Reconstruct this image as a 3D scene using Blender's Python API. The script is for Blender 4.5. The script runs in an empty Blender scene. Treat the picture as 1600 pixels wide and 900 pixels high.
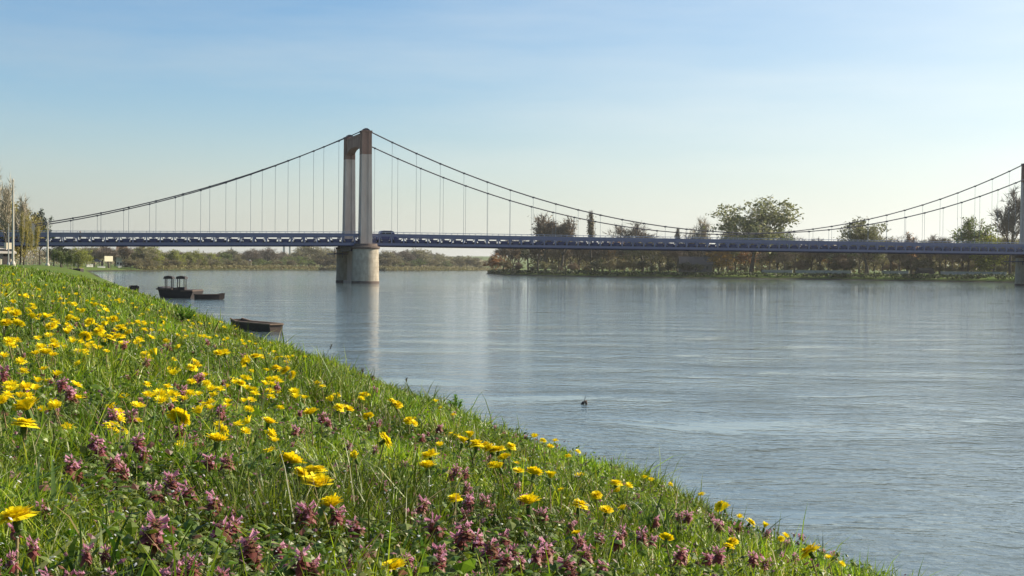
import bpy, math, random
import numpy as np
from mathutils import Vector, Matrix
R = math.radians
rng = np.random.default_rng(7)
random.seed(7)
S = bpy.context.scene
COL = S.collection

# ------------------------------------------------------------------ camera, sky, sun, exposure
F = 2200.0                      # focal length in photo pixels (1600 wide)
CH = 3.1                        # camera height over the water
cam = bpy.data.cameras.new("camera")
cam.sensor_width = 36; cam.lens = F / 1600 * 36
cam.clip_start = 0.05; cam.clip_end = 30000
camo = bpy.data.objects.new("camera", cam); COL.objects.link(camo)
pitch = math.atan(31.7 / F)
camo.matrix_world = (Matrix.Translation((0, 0, CH)) @ Matrix.Rotation(R(90) - pitch, 4, 'X')
                     @ Matrix.Rotation(0.0085, 4, 'Z'))
S.camera = camo
SUN_EL, SUN_AZ = R(30), R(71)
VEIL, VEIL_TOP, VEIL_LO, VEIL_HI, SATN = .85, .12, 3.5, 8.7, 1.22   # azimuth from +Y (view direction) towards +X
w = bpy.data.worlds.new("World"); S.world = w; w.use_nodes = True
nt = w.node_tree; nt.nodes.clear()
wo = nt.nodes.new('ShaderNodeOutputWorld'); bg = nt.nodes.new('ShaderNodeBackground')
sky = nt.nodes.new('ShaderNodeTexSky'); sky.sky_type = 'NISHITA'; sky.sun_disc = False
sky.sun_elevation = SUN_EL; sky.sun_rotation = SUN_AZ
sky.altitude = 100; sky.air_density = 1.0; sky.dust_density = 1.2; sky.ozone_density = 2.6
bg.inputs[1].default_value = 0.088
def wn(t, **k):
    q = nt.nodes.new(t)
    for a, v in k.items(): setattr(q, a, v)
    return q
def wl(a, b): nt.links.new(a, b)
tc = wn('ShaderNodeTexCoord'); mp = wn('ShaderNodeMapping'); mp.inputs['Scale'].default_value = (1.2, 2.0, 9.0)
nz = wn('ShaderNodeTexNoise'); nz.inputs['Scale'].default_value = 2.2; nz.inputs['Detail'].default_value = 6; nz.inputs['Roughness'].default_value = .55
mr = wn('ShaderNodeMapRange'); mr.inputs[1].default_value = .45; mr.inputs[2].default_value = .8; mr.inputs[3].default_value = 0; mr.inputs[4].default_value = .34
wl(tc.outputs['Generated'], mp.inputs[0]); wl(mp.outputs[0], nz.inputs[0]); wl(nz.outputs[0], mr.inputs[0])
# the low air is milky: a cream veil that thickens towards the horizon and towards the sun
sx = wn('ShaderNodeSeparateXYZ'); wl(tc.outputs['Generated'], sx.inputs[0])
hz_ = wn('ShaderNodeMapRange'); hz_.interpolation_type = 'SMOOTHSTEP'; hz_.inputs[1].default_value = VEIL_TOP; hz_.inputs[2].default_value = -.03; hz_.inputs[3].default_value = 0; hz_.inputs[4].default_value = VEIL
wl(sx.outputs[2], hz_.inputs[0])
sdir = (math.sin(SUN_AZ) * math.cos(SUN_EL), math.cos(SUN_AZ) * math.cos(SUN_EL), math.sin(SUN_EL))
dt = wn('ShaderNodeVectorMath', operation='DOT_PRODUCT'); dt.inputs[1].default_value = sdir; wl(tc.outputs['Generated'], dt.inputs[0])
vc = wn('ShaderNodeMapRange'); vc.inputs[1].default_value = -.1; vc.inputs[2].default_value = .8; vc.inputs[3].default_value = VEIL_LO; vc.inputs[4].default_value = VEIL_HI
wl(dt.outputs['Value'], vc.inputs[0])
vcol = wn('ShaderNodeVectorMath', operation='SCALE'); vcol.inputs[0].default_value = (.97, 1.0, .95); wl(vc.outputs[0], vcol.inputs['Scale'])
gl = wn('ShaderNodeMapRange'); gl.interpolation_type = 'SMOOTHSTEP'; gl.inputs[1].default_value = .25; gl.inputs[2].default_value = .85; gl.inputs[3].default_value = 0; gl.inputs[4].default_value = .5
wl(dt.outputs['Value'], gl.inputs[0])
ga = wn('ShaderNodeMath', operation='ADD'); ga.use_clamp = True; wl(hz_.outputs[0], ga.inputs[0]); wl(gl.outputs[0], ga.inputs[1])
mx = wn('ShaderNodeMix', data_type='RGBA'); wl(ga.outputs[0], mx.inputs['Factor']); wl(vcol.outputs[0], mx.inputs['B'])
mx2 = wn('ShaderNodeMix', data_type='RGBA'); wl(mr.outputs[0], mx2.inputs['Factor']); wl(mx.outputs['Result'], mx2.inputs['A']); wl(vcol.outputs[0], mx2.inputs['B'])
hs = wn('ShaderNodeHueSaturation'); hs.inputs['Saturation'].default_value = SATN; wl(sky.outputs[0], hs.inputs['Color']); wl(hs.outputs[0], mx.inputs['A'])
wl(mx2.outputs['Result'], bg.inputs[0]); wl(bg.outputs[0], wo.inputs[0])
sl = bpy.data.lights.new("sun", 'SUN'); sl.energy = 5.0; sl.angle = R(.5); sl.color = (1, .89, .72)
so = bpy.data.objects.new("sun", sl); COL.objects.link(so)
sd_ = Vector((math.sin(SUN_AZ) * math.cos(SUN_EL), math.cos(SUN_AZ) * math.cos(SUN_EL), math.sin(SUN_EL)))
so.rotation_euler = sd_.to_track_quat('Z', 'Y').to_euler()
S.view_settings.view_transform = 'Standard'; S.view_settings.look = 'None'
S.view_settings.exposure = 0.78; S.view_settings.gamma = 1.0
S.render.engine = 'CYCLES'
S.cycles.use_denoising = True
S.cycles.max_bounces = 6; S.cycles.transparent_max_bounces = 6
S.cycles.diffuse_bounces = 3; S.cycles.glossy_bounces = 3; S.cycles.transmission_bounces = 3
S.cycles.caustics_reflective = False; S.cycles.caustics_refractive = False

HAZE = .00008
def yh(x): return 411.5 + .0085 * x
def pt(px, py, Z):
    return ((px - 800) * Z / F, Z, CH + (yh(px) - py) * Z / F)

# ------------------------------------------------------------------ helpers
def new_mat(name, col, rough=.8, noise=None, spec=.3, metallic=0, bump=0, scale2=None):
    m = bpy.data.materials.new(name); m.use_nodes = True
    n = m.node_tree; b = n.nodes['Principled BSDF']
    b.inputs['Base Color'].default_value = (*col, 1); b.inputs['Roughness'].default_value = rough
    b.inputs['Specular IOR Level'].default_value = spec; b.inputs['Metallic'].default_value = metallic
    if noise:
        sc, amt, c2 = noise
        t = n.nodes.new('ShaderNodeTexCoord'); z = n.nodes.new('ShaderNodeTexNoise')
        z.inputs['Scale'].default_value = sc; z.inputs['Detail'].default_value = 7
        z.inputs['Roughness'].default_value = .65
        if scale2:
            mpp = n.nodes.new('ShaderNodeMapping'); mpp.inputs['Scale'].default_value = scale2
            n.links.new(t.outputs['Object'], mpp.inputs[0]); n.links.new(mpp.outputs[0], z.inputs[0])
        else: n.links.new(t.outputs['Object'], z.inputs[0])
        r = n.nodes.new('ShaderNodeMapRange'); r.inputs[1].default_value = .5 - .25; r.inputs[2].default_value = .5 + .22
        r.inputs[4].default_value = amt
        x = n.nodes.new('ShaderNodeMix'); x.data_type = 'RGBA'
        x.inputs['A'].default_value = (*col, 1); x.inputs['B'].default_value = (*c2, 1)
        n.links.new(z.outputs[0], r.inputs[0]); n.links.new(r.outputs[0], x.inputs['Factor'])
        n.links.new(x.outputs['Result'], b.inputs['Base Color'])
        if bump:
            bp = n.nodes.new('ShaderNodeBump'); bp.inputs['Strength'].default_value = bump
            bp.inputs['Distance'].default_value = .05
            n.links.new(z.outputs[0], bp.inputs['Height']); n.links.new(bp.outputs[0], b.inputs['Normal'])
    return m

def leaf_mat(name, col=None, var=.35, trans=.45, hue2=None, rough=.55, spec=.12):
    """leaf shader: diffuse + translucent; colour from attribute Col when col is None"""
    m = bpy.data.materials.new(name); m.use_nodes = True
    n = m.node_tree; n.nodes.clear(); L = n.links.new
    o = n.nodes.new('ShaderNodeOutputMaterial')
    if col is None:
        c = n.nodes.new('ShaderNodeVertexColor'); c.layer_name = 'Col'; cs = c.outputs[0]
    else:
        oi = n.nodes.new('ShaderNodeObjectInfo'); ge = n.nodes.new('ShaderNodeNewGeometry')
        ad = n.nodes.new('ShaderNodeMath'); ad.operation = 'MULTIPLY_ADD'
        ad.inputs[1].default_value = .6; ad.inputs[2].default_value = 0
        L(ge.outputs['Random Per Island'], ad.inputs[0])
        ad2 = n.nodes.new('ShaderNodeMath'); ad2.operation = 'MULTIPLY_ADD'; ad2.inputs[1].default_value = .4
        L(oi.outputs['Random'], ad2.inputs[0]); L(ad.outputs[0], ad2.inputs[2])
        x = n.nodes.new('ShaderNodeMix'); x.data_type = 'RGBA'
        h2 = hue2 or tuple(v * (1 - var) for v in col)
        x.inputs['A'].default_value = (*[v * (1 + var) for v in col], 1); x.inputs['B'].default_value = (*h2, 1)
        L(ad2.outputs[0], x.inputs['Factor']); cs = x.outputs['Result']
    d = n.nodes.new('ShaderNodeBsdfDiffuse'); t = n.nodes.new('ShaderNodeBsdfTranslucent')
    g = n.nodes.new('ShaderNodeBsdfGlossy'); g.inputs['Roughness'].default_value = rough
    g.inputs['Color'].default_value = (.9, .9, .8, 1)
    L(cs, d.inputs[0]); L(cs, t.inputs[0])
    a = n.nodes.new('ShaderNodeMixShader'); a.inputs[0].default_value = trans
    L(d.outputs[0], a.inputs[1]); L(t.outputs[0], a.inputs[2])
    lw = n.nodes.new('ShaderNodeLayerWeight'); lw.inputs[0].default_value = .3
    ml = n.nodes.new('ShaderNodeMath'); ml.operation = 'MULTIPLY'; ml.inputs[1].default_value = spec
    L(lw.outputs['Facing'], ml.inputs[0])
    b = n.nodes.new('ShaderNodeMixShader'); L(ml.outputs[0], b.inputs[0])
    L(a.outputs[0], b.inputs[1]); L(g.outputs[0], b.inputs[2]); L(b.outputs[0], o.inputs[0])
    return m

def mesh_np(name, V, F4=None, F3=None, cols=None, mats=(), fm=None, smooth=False):
    """fast mesh from numpy arrays: V (n,3), F4 (a,4), F3 (b,3)"""
    me = bpy.data.meshes.new(name)
    V = np.asarray(V, dtype=np.float32)
    parts = []; tot = []
    if F4 is not None and len(F4): parts.append(np.asarray(F4, dtype=np.int32).ravel()); tot.append(np.full(len(F4), 4, np.int32))
    if F3 is not None and len(F3): parts.append(np.asarray(F3, dtype=np.int32).ravel()); tot.append(np.full(len(F3), 3, np.int32))
    lp = np.concatenate(parts); tt = np.concatenate(tot)
    st = np.concatenate([[0], np.cumsum(tt)[:-1]]).astype(np.int32)
    me.vertices.add(len(V)); me.vertices.foreach_set('co', V.ravel())
    me.loops.add(len(lp)); me.loops.foreach_set('vertex_index', lp)
    me.polygons.add(len(tt)); me.polygons.foreach_set('loop_start', st); me.polygons.foreach_set('loop_total', tt)
    if fm is not None: me.polygons.foreach_set('material_index', np.asarray(fm, dtype=np.int32))
    me.polygons.foreach_set('use_smooth', np.full(len(tt), bool(smooth)))
    if cols is not None:
        ca = me.attributes.new('Col', 'FLOAT_COLOR', 'POINT')
        c4 = np.ones((len(V), 4), np.float32); c4[:, :3] = cols
        ca.data.foreach_set('color', c4.ravel())
    for m in mats: me.materials.append(m)
    me.update(calc_edges=True)
    return me

class MB:
    def __init__(s): s.v = []; s.f = []; s.m = []
    def add(s, vs, fs, mi=0):
        o = len(s.v); s.v += [tuple(v) for v in vs]; s.f += [tuple(i + o for i in f) for f in fs]; s.m += [mi] * len(fs); return s
    def box(s, x0, x1, y0, y1, z0, z1, mi=0, fn=None):
        vs = [(x, y, z) for z in (z0, z1) for x, y in ((x0, y0), (x1, y0), (x1, y1), (x0, y1))]
        if fn: vs = [fn(v) for v in vs]
        return s.add(vs, [(0, 3, 2, 1), (4, 5, 6, 7), (0, 1, 5, 4), (1, 2, 6, 5), (2, 3, 7, 6), (3, 0, 4, 7)], mi)
    def tube(s, p, r, n=8, mi=0, cap=True):
        """p list of points, r list of radii"""
        P = [Vector(q) for q in p]; rings = []
        for i, q in enumerate(P):
            d = (P[min(i + 1, len(P) - 1)] - P[max(i - 1, 0)])
            d = d.normalized() if d.length > 1e-9 else Vector((0, 0, 1))
            a = d.cross(Vector((0, 0, 1)))
            if a.length < .05: a = d.cross(Vector((1, 0, 0)))
            a.normalize(); b = d.cross(a)
            rr = r[i] if hasattr(r, '__len__') else r
            rings.append([q + (a * math.cos(2 * math.pi * k / n) + b * math.sin(2 * math.pi * k / n)) * rr for k in range(n)])
        vs = [v for g in rings for v in g]; fs = []
        for i in range(len(P) - 1):
            for k in range(n):
                k2 = (k + 1) % n; fs.append((i * n + k, i * n + k2, (i + 1) * n + k2, (i + 1) * n + k))
        if cap: fs += [tuple(range(n))[::-1], tuple(range((len(P) - 1) * n, len(P) * n))]
        return s.add(vs, fs, mi)
    def prism(s, poly, y0, y1, mi=0, axis='y', fn=None):
        """poly in (a, z); extruded along y (or x)"""
        n = len(poly)
        mk = (lambda a, z, e: (a, e, z)) if axis == 'y' else (lambda a, z, e: (e, a, z))
        vs = [mk(a, z, y0) for a, z in poly] + [mk(a, z, y1) for a, z in poly]
        if fn: vs = [fn(v) for v in vs]
        fs = [tuple(range(n)), tuple(range(n, 2 * n))[::-1]] + [(i, i + n, (i + 1) % n + n, (i + 1) % n) for i in range(n)]
        return s.add(vs, fs, mi)
    def lathe(s, prof, n=24, c=(0, 0), mi=0):
        rings = [[(c[0] + r * math.cos(2 * math.pi * k / n), c[1] + r * math.sin(2 * math.pi * k / n), z) for k in range(n)] for r, z in prof]
        vs = [v for g in rings for v in g]; fs = []
        for i in range(len(prof) - 1):
            for k in range(n):
                k2 = (k + 1) % n; fs.append((i * n + k, i * n + k2, (i + 1) * n + k2, (i + 1) * n + k))
        fs += [tuple(range(n))[::-1], tuple(range((len(prof) - 1) * n, len(prof) * n))]
        return s.add(vs, fs, mi)
    def mesh(s, name, mats, smooth=False):
        me = bpy.data.meshes.new(name); me.from_pydata(s.v, [], s.f)
        for m in mats: me.materials.append(m)
        me.polygons.foreach_set('material_index', s.m)
        if smooth: me.polygons.foreach_set('use_smooth', [True] * len(s.f))
        me.update(); return me
    def build(s, name, mats, parent=None, smooth=False, **k):
        if not isinstance(mats, (list, tuple)): mats = [mats]
        return link(name, s.mesh(name, mats, smooth), parent, **k)

def link(name, me, parent=None, **k):
    o = bpy.data.objects.new(name, me); COL.objects.link(o)
    if parent: o.parent = parent
    tag(o, **k); return o
def tag(o, label=None, cat=None, group=None, kind=None):
    if label: o['label'] = label
    if cat: o['category'] = cat
    if group: o['group'] = group
    if kind: o['kind'] = kind
def thing(name, label, cat, loc=(0, 0, 0), rz=0, group=None, sc=None):
    o = bpy.data.objects.new(name, None); COL.objects.link(o); o.empty_display_size = .1
    o.location = loc; o.rotation_euler = (0, 0, rz)
    if sc is not None: o.scale = sc if hasattr(sc, '__len__') else (sc,) * 3
    tag(o, label, cat, group); return o

def vnoise(x, y, seed=0):
    """cheap smooth value noise 0..1"""
    xi = np.floor(x).astype(np.int64); yi = np.floor(y).astype(np.int64); fx = x - xi; fy = y - yi
    fx = fx * fx * (3 - 2 * fx); fy = fy * fy * (3 - 2 * fy)
    def h(a, b):
        n = (a * 374761393 + b * 668265263 + seed * 974634777) & 0x7fffffff
        n = ((n ^ (n >> 13)) * 1274126177) & 0x7fffffff
        return ((n ^ (n >> 16)) & 0xffff) / 65535.0
    return (h(xi, yi) * (1 - fx) + h(xi + 1, yi) * fx) * (1 - fy) + (h(xi, yi + 1) * (1 - fx) + h(xi + 1, yi + 1) * fx) * fy

# ------------------------------------------------------------------ terrain
RIVER = np.array([(49, -133), (6.88, 0), (-32.1, 123), (-65.7, 229), (-117, 397), (-168, 560), (-183, 612), (-186, 710), (-186, 909),
                  (-150, 1100), (-95, 1065), (-35, 1300), (20, 1800), (90, 1800), (120, 1400), (70, 950), (8, 730), (-13, 675), (-6, 610),
                  (0, 571), (37, 503), (96, 478), (121, 446), (138, 420), (175, 392), (330, 330), (420, 100), (430, -133)], float)
def river_sd(x, y):
    """signed distance to the shore, positive on land"""
    d = np.full(x.shape, 1e9); ins = np.zeros(x.shape, bool)
    n = len(RIVER)
    for i in range(n):
        ax, ay = RIVER[i]; bx, by = RIVER[(i + 1) % n]
        ex, ey = bx - ax, by - ay; t = np.clip(((x - ax) * ex + (y - ay) * ey) / (ex * ex + ey * ey), 0, 1)
        d = np.minimum(d, np.hypot(x - ax - t * ex, y - ay - t * ey))
        c = ((ay > y) != (by > y))
        with np.errstate(divide='ignore', invalid='ignore'):
            ins ^= c & (x < (bx - ax) * (y - ay) / (by - ay + 1e-12) + ax)
    return np.where(ins, -d, d)
def gz(x, y):
    x = np.asarray(x, float); y = np.asarray(y, float)
    q = x + .317 * y
    dep = np.where(q > 0, .45 + .144 * q + .035 * q * q, .45 + .144 * q)
    dep = np.where(q < -1.8, .45 - .259 - .045 * (1 - np.exp((q + 1.8) / 1.5)), dep)
    near = np.maximum(CH - dep, -1.5)
    near += (vnoise(x * 2.2, y * 2.2, 1) - .5) * .05 + (vnoise(x * .5, y * .5, 2) - .5) * .09 + (vnoise(x * 7, y * 7, 3) - .5) * .02
    sd = river_sd(x, y)
    far = np.where(sd > 0, 1.9 * (1 - np.exp(-sd / 7)) + .15 * np.minimum(1, sd / 2), np.maximum(sd * .2, -2))
    far += np.clip((sd - 10) / 100, 0, 1) * .5 * (vnoise(x / 40, y / 40, 4) - .5)
    rr = np.hypot(x, y)
    far += np.clip((rr - 1900) / 3000, 0, 1) * (8 + 40 * vnoise(x / 900, y / 900, 5)) * (sd > 0)
    t = np.clip((y - 130) / 150, 0, 1); t = t * t * (3 - 2 * t)
    t = np.where(x > 60, 1, t)
    return near * (1 - t) + far * t
def gz1(x, y): return float(gz(np.array([x]), np.array([y]))[0])

def ray_ground(px, py, hoff=0, zmin=.7, zmax=60):
    Z = np.exp(np.linspace(math.log(zmin), math.log(zmax), 500))
    X = (px - 800) / F * Z; z = CH + (yh(px) - py) / F * Z
    g = gz(X, Z) + hoff
    i = np.argmax(z < g)
    if z[i] >= g[i]: return None
    return X[i], Z[i]

az = np.concatenate([np.arange(-180, -27, 6.0), np.arange(-27, 27, .13), np.arange(27, 180, 6.0)])
rad = np.exp(np.arange(math.log(.3), math.log(12000), .0175))
A, RR = np.meshgrid(np.radians(az), rad)
gx = RR * np.sin(A); gy = RR * np.cos(A)
gzv = gz(gx, gy)
V = np.stack([gx, gy, gzv], -1).reshape(-1, 3)
na, nr = len(az), len(rad)
ii, jj = np.meshgrid(np.arange(nr - 1), np.arange(na), indexing='ij'); j2 = (jj + 1) % na
Q = np.stack([ii * na + jj, ii * na + j2, (ii + 1) * na + j2, (ii + 1) * na + jj], -1).reshape(-1, 4)
V = np.vstack([V, [[0, 0, gz1(0, 0)]]]); cidx = len(V) - 1
T3 = np.stack([np.full(na, cidx), (np.arange(na) + 1) % na, np.arange(na)], -1)
gm = bpy.data.materials.new('meadow_ground'); gm.use_nodes = True
n = gm.node_tree; b = n.nodes['Principled BSDF']; L = n.links.new
b.inputs['Roughness'].default_value = .95; b.inputs['Specular IOR Level'].default_value = .1
t = n.nodes.new('ShaderNodeNewGeometry')
z1 = n.nodes.new('ShaderNodeTexNoise'); z1.inputs['Scale'].default_value = 9; z1.inputs['Detail'].default_value = 8
z2 = n.nodes.new('ShaderNodeTexNoise'); z2.inputs['Scale'].default_value = .13; z2.inputs['Detail'].default_value = 6
L(t.outputs['Position'], z1.inputs[0]); L(t.outputs['Position'], z2.inputs[0])
r1 = n.nodes.new('ShaderNodeValToRGB'); r1.color_ramp.elements[0].position = .35; r1.color_ramp.elements[1].position = .65
r1.color_ramp.elements[0].color = (.04, .045, .015, 1); r1.color_ramp.elements[1].color = (.10, .15, .015, 1)
r2 = n.nodes.new('ShaderNodeValToRGB'); r2.color_ramp.elements[0].position = .4; r2.color_ramp.elements[1].position = .66
r2.color_ramp.elements[0].color = (.07, .14, .02, 1); r2.color_ramp.elements[1].color = (.12, .14, .04, 1)
L(z1.outputs[0], r1.inputs[0]); L(z2.outputs[0], r2.inputs[0])
mm = n.nodes.new('ShaderNodeMix'); mm.data_type = 'RGBA'; mm.inputs['Factor'].default_value = .45
L(r1.outputs[0], mm.inputs['A']); L(r2.outputs[0], mm.inputs['B'])
# wet dark mud just above the waterline
sp = n.nodes.new('ShaderNodeSeparateXYZ'); L(t.outputs['Position'], sp.inputs[0])
mr = n.nodes.new('ShaderNodeMapRange'); mr.inputs[1].default_value = .15; mr.inputs[2].default_value = .7
L(sp.outputs[2], mr.inputs[0])
m3 = n.nodes.new('ShaderNodeMix'); m3.data_type = 'RGBA'; m3.inputs['A'].default_value = (.035, .032, .022, 1)
L(mr.outputs[0], m3.inputs['Factor']); L(mm.outputs['Result'], m3.inputs['B'])
L(m3.outputs['Result'], b.inputs['Base Color'])
bp = n.nodes.new('ShaderNodeBump'); bp.inputs['Distance'].default_value = .04; bp.inputs['Strength'].default_value = .6
L(z1.outputs[0], bp.inputs['Height']); L(bp.outputs[0], b.inputs['Normal'])
link('ground', mesh_np('ground', V, Q, T3, mats=[gm], smooth=True), kind='structure')

# ------------------------------------------------------------------ water
wm = bpy.data.materials.new('river_water'); wm.use_nodes = True
n = wm.node_tree; b = n.nodes['Principled BSDF']; L = n.links.new
b.inputs['Base Color'].default_value = (.085, .12, .13, 1); b.inputs['Roughness'].default_value = .035
b.inputs['IOR'].default_value = 1.33
t = n.nodes.new('ShaderNodeNewGeometry')
def nzn(scale, mp_, rot, det=3, rough=.5, dist=0):
    m = n.nodes.new('ShaderNodeMapping'); m.inputs['Scale'].default_value = mp_; m.inputs['Rotation'].default_value = (0, 0, rot)
    z = n.nodes.new('ShaderNodeTexNoise'); z.inputs['Scale'].default_value = scale
    z.inputs['Detail'].default_value = det; z.inputs['Roughness'].default_value = rough; z.inputs['Distortion'].default_value = dist
    L(t.outputs['Position'], m.inputs[0]); L(m.outputs[0], z.inputs[0]); return z
def math_(op, a, b_):
    q = n.nodes.new('ShaderNodeMath'); q.operation = op
    for k, v in ((0, a), (1, b_)):
        if isinstance(v, (int, float)): q.inputs[k].default_value = v
        else: L(v, q.inputs[k])
    return q.outputs[0]
za = nzn(3.4, (1, .8, 1), .3, 6, .6, .5)        # ripples
zb = nzn(.55, (1, .55, 1), .3, 4, .55, .8)          # wavelets
zc = nzn(.26, (.6, 1, 1), .3, 6, .68, .4)              # gust patches
gp = n.nodes.new('ShaderNodeMapRange'); gp.inputs[1].default_value = .40; gp.inputs[2].default_value = .64
gp.inputs[3].default_value = .35; gp.inputs[4].default_value = 1.55; L(zc.outputs[0], gp.inputs[0])
hh = math_('ADD', math_('MULTIPLY', za.outputs[0], .020), math_('MULTIPLY', zb.outputs[0], .014))
zd = nzn(1.35, (1, .7, 1), .35, 5, .6, .2)
hh = math_('ADD', hh, math_('MULTIPLY', zd.outputs[0], .025))
hh = math_('MULTIPLY', hh, gp.outputs[0])
bp = n.nodes.new('ShaderNodeBump'); bp.inputs['Strength'].default_value = 1.0; bp.inputs['Distance'].default_value = 1.0
L(hh, bp.inputs['Height']); L(bp.outputs[0], b.inputs['Normal'])
wmb = MB(); wmb.add([(-700, -200, 0), (700, -200, 0), (700, 2400, 0), (-700, 2400, 0)], [(0, 1, 2, 3)])
wmb.build('water', wm, kind='structure')

# ------------------------------------------------------------------ the suspension bridge
TH = .33021; ZB = 257.0; P0 = (-.104575 * ZB, ZB, 0); W = .05374 * ZB; LH = .0178824 * ZB; A0 = 1.08 * LH
SP = A0 * 2 + 32 * LH
stone = new_mat('weathered_tower_stone', (.66, .54, .45), .9, (.9, 1, (.48, .36, .29)), bump=.4, scale2=(1, 1, .25))
stone_red = new_mat('rust_stained_stone', (.38, .23, .17), .9, (1.1, 1, (.22, .12, .09)), bump=.3, scale2=(1, 1, .3))
pierst = new_mat('pale_pier_stone', (.50, .44, .34), .9, (1.6, 1, (.27, .23, .18)), bump=.4, scale2=(1, 1, .5))
piercap = new_mat('dark_pier_cap', (.16, .12, .10), .9, (1.5, 1, (.09, .07, .06)))
blue = new_mat('violet_blue_steel_paint', (.175, .188, .285), .5, (3, .6, (.13, .138, .21)))
bluel = new_mat('pale_blue_rail_paint', (.36, .38, .46), .5)
navy = new_mat('navy_steel_paint', (.035, .042, .10), .55)
cablem = new_mat('dark_cable_steel', (.06, .06, .075), .6)
hangm = new_mat('grey_hanger_rod', (.22, .25, .28), .5)
darkst = new_mat('dark_deck_steel', (.03, .033, .045), .7)
asphalt = new_mat('asphalt', (.05, .05, .052), .9)
br = thing('suspension_bridge', 'violet blue suspension bridge on stone piers crossing the whole river', 'bridge', P0, TH)
def dz(s): return min(0, s) * .0132
ZT, ZBt = 9.45, 6.88
def pylon(s0):
    py = bpy.data.objects.new('pylon', None); COL.objects.link(py); py.parent = br; py.location = (s0, 0, 0)
    for t0 in (0, W):
        m = MB()
        # H-shaped leg, tapered, with a groove down each broad face
        def ring(z, a, c, g=.14, gw=.3):
            return [(-a, -c, z), (-gw * a, -c, z), (-gw * a, -c + g, z), (gw * a, -c + g, z), (gw * a, -c, z), (a, -c, z),
                    (a, -.3 * c, z), (a - g, -.3 * c, z), (a - g, .3 * c, z), (a, .3 * c, z), (a, c, z),
                    (gw * a, c, z), (gw * a, c - g, z), (-gw * a, c - g, z), (-gw * a, c, z), (-a, c, z),
                    (-a, .3 * c, z), (-a + g, .3 * c, z), (-a + g, -.3 * c, z), (-a, -.3 * c, z)]
        rings = [ring(7.25, 1.08, 1.15), ring(14, 1.0, 1.1), ring(23.2, .92, 1.05), ring(23.5, .92, 1.05), ring(27.6, .9, 1.0)]
        k = 20; vs = [v for g in rings for v in g]; fs = []; mi = []
        o = len(m.v)
        for i in range(4):
            m.add([], [], 0)
            fs += [(i * k + j, i * k + (j + 1) % k, (i + 1) * k + (j + 1) % k, (i + 1) * k + j) for j in range(k)]
            mi += [1 if i >= 3 else 0] * k
        m.v += vs; m.f += fs; m.m += mi
        m.f.append(tuple(range(4 * k, 5 * k))); m.m.append(1)
        m.box(-.98, .98, -1.08, 1.08, 27.6, 27.82, 1)
        for v in range(len(m.v)): m.v[v] = (m.v[v][0], m.v[v][1] + t0, m.v[v][2])
        m.build('pylon_leg', [stone, stone_red], py)
        c = MB(); c.prism([(-.75, 27.82), (.75, 27.82), (.55, 28.1), (.2, 28.28), (-.2, 28.28), (-.55, 28.1)], t0 - .4, t0 + .4)
        c.build('cable_saddle', cablem, py)
    c = MB(); pf = []
    for i in range(13):
        u = i / 12; yy = 1.0 + u * (W - 2.0); hz = 25.3 - 1.0 * (abs(2 * u - 1)) ** 3.2
        pf.append((yy, hz))
    c.prism(pf + [(W - 1.0, 27.45), (1.0, 27.45)], -.75, .75, axis='x')
    c.prism([(1.6, 26.95), (W - 1.6, 26.95), (W - 1.6, 27.2), (1.6, 27.2)], -.83, .83, axis='x')
    c.build('crossbeam', stone_red, py)
    pr = bpy.data.objects.new('pier', None); COL.objects.link(pr); pr.parent = br; pr.location = (s0, 0, 0)
    for t0 in (0, W):
        m = MB(); m.lathe([(2.62, -2.5), (2.55, .35), (2.5, .42)], 40, (0.1, t0), 1)
        for k_ in range(7):
            za_, zb_ = .42 + k_ * .835, .42 + (k_ + 1) * .835; ra, rb = 2.5 - .12 * k_ / 7, 2.5 - .12 * (k_ + 1) / 7
            m.lathe([(ra - .03, za_), (ra, za_ + .03), (rb, zb_ - .03), (rb - .03, zb_ - .001)], 40, (0.1, t0), 0)
        m.build('pier_shaft', [pierst, piercap], pr, smooth=False)
        m = MB(); m.lathe([(2.5, 6.3), (2.62, 6.4), (2.62, 6.72), (2.2, 6.8), (2.1, 7.25)], 36, (0.1, t0), 0)
        m.build('pier_cap', piercap, pr)
    m = MB(); m.box(-.85, .95, 2.3, W - 2.3, -2.5, 6.2); m.box(-1.5, 1.6, 2.2, W - 2.2, -2.5, .5)
    m.build('pier_wall', stone, pr)
    m = MB(); m.box(-3.6, 2.9, W - 3.4, W + 3.2, 5.35, 5.55); m.box(-2.1, 2.2, 2.2, W - 2.1, 5.9, 7.1)
    for a in (-3.5, -1.9, -.3, 1.3, 2.8):
        m.box(a - .04, a + .04, W - 3.38, W - 3.3, 5.55, 6.6); m.box(a - .05, a + .05, W - 3.3, W - 3.1, 4.7, 5.35)
    m.box(-3.6, 2.9, W - 3.4, W - 3.34, 6.55, 6.62); m.box(-3.6, 2.9, W - 3.4, W - 3.34, 6.05, 6.1)
    m.build('inspection_platform', navy, pr)
pylon(0); pylon(SP)
SA, SB = -92.0, SP + 60
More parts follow.
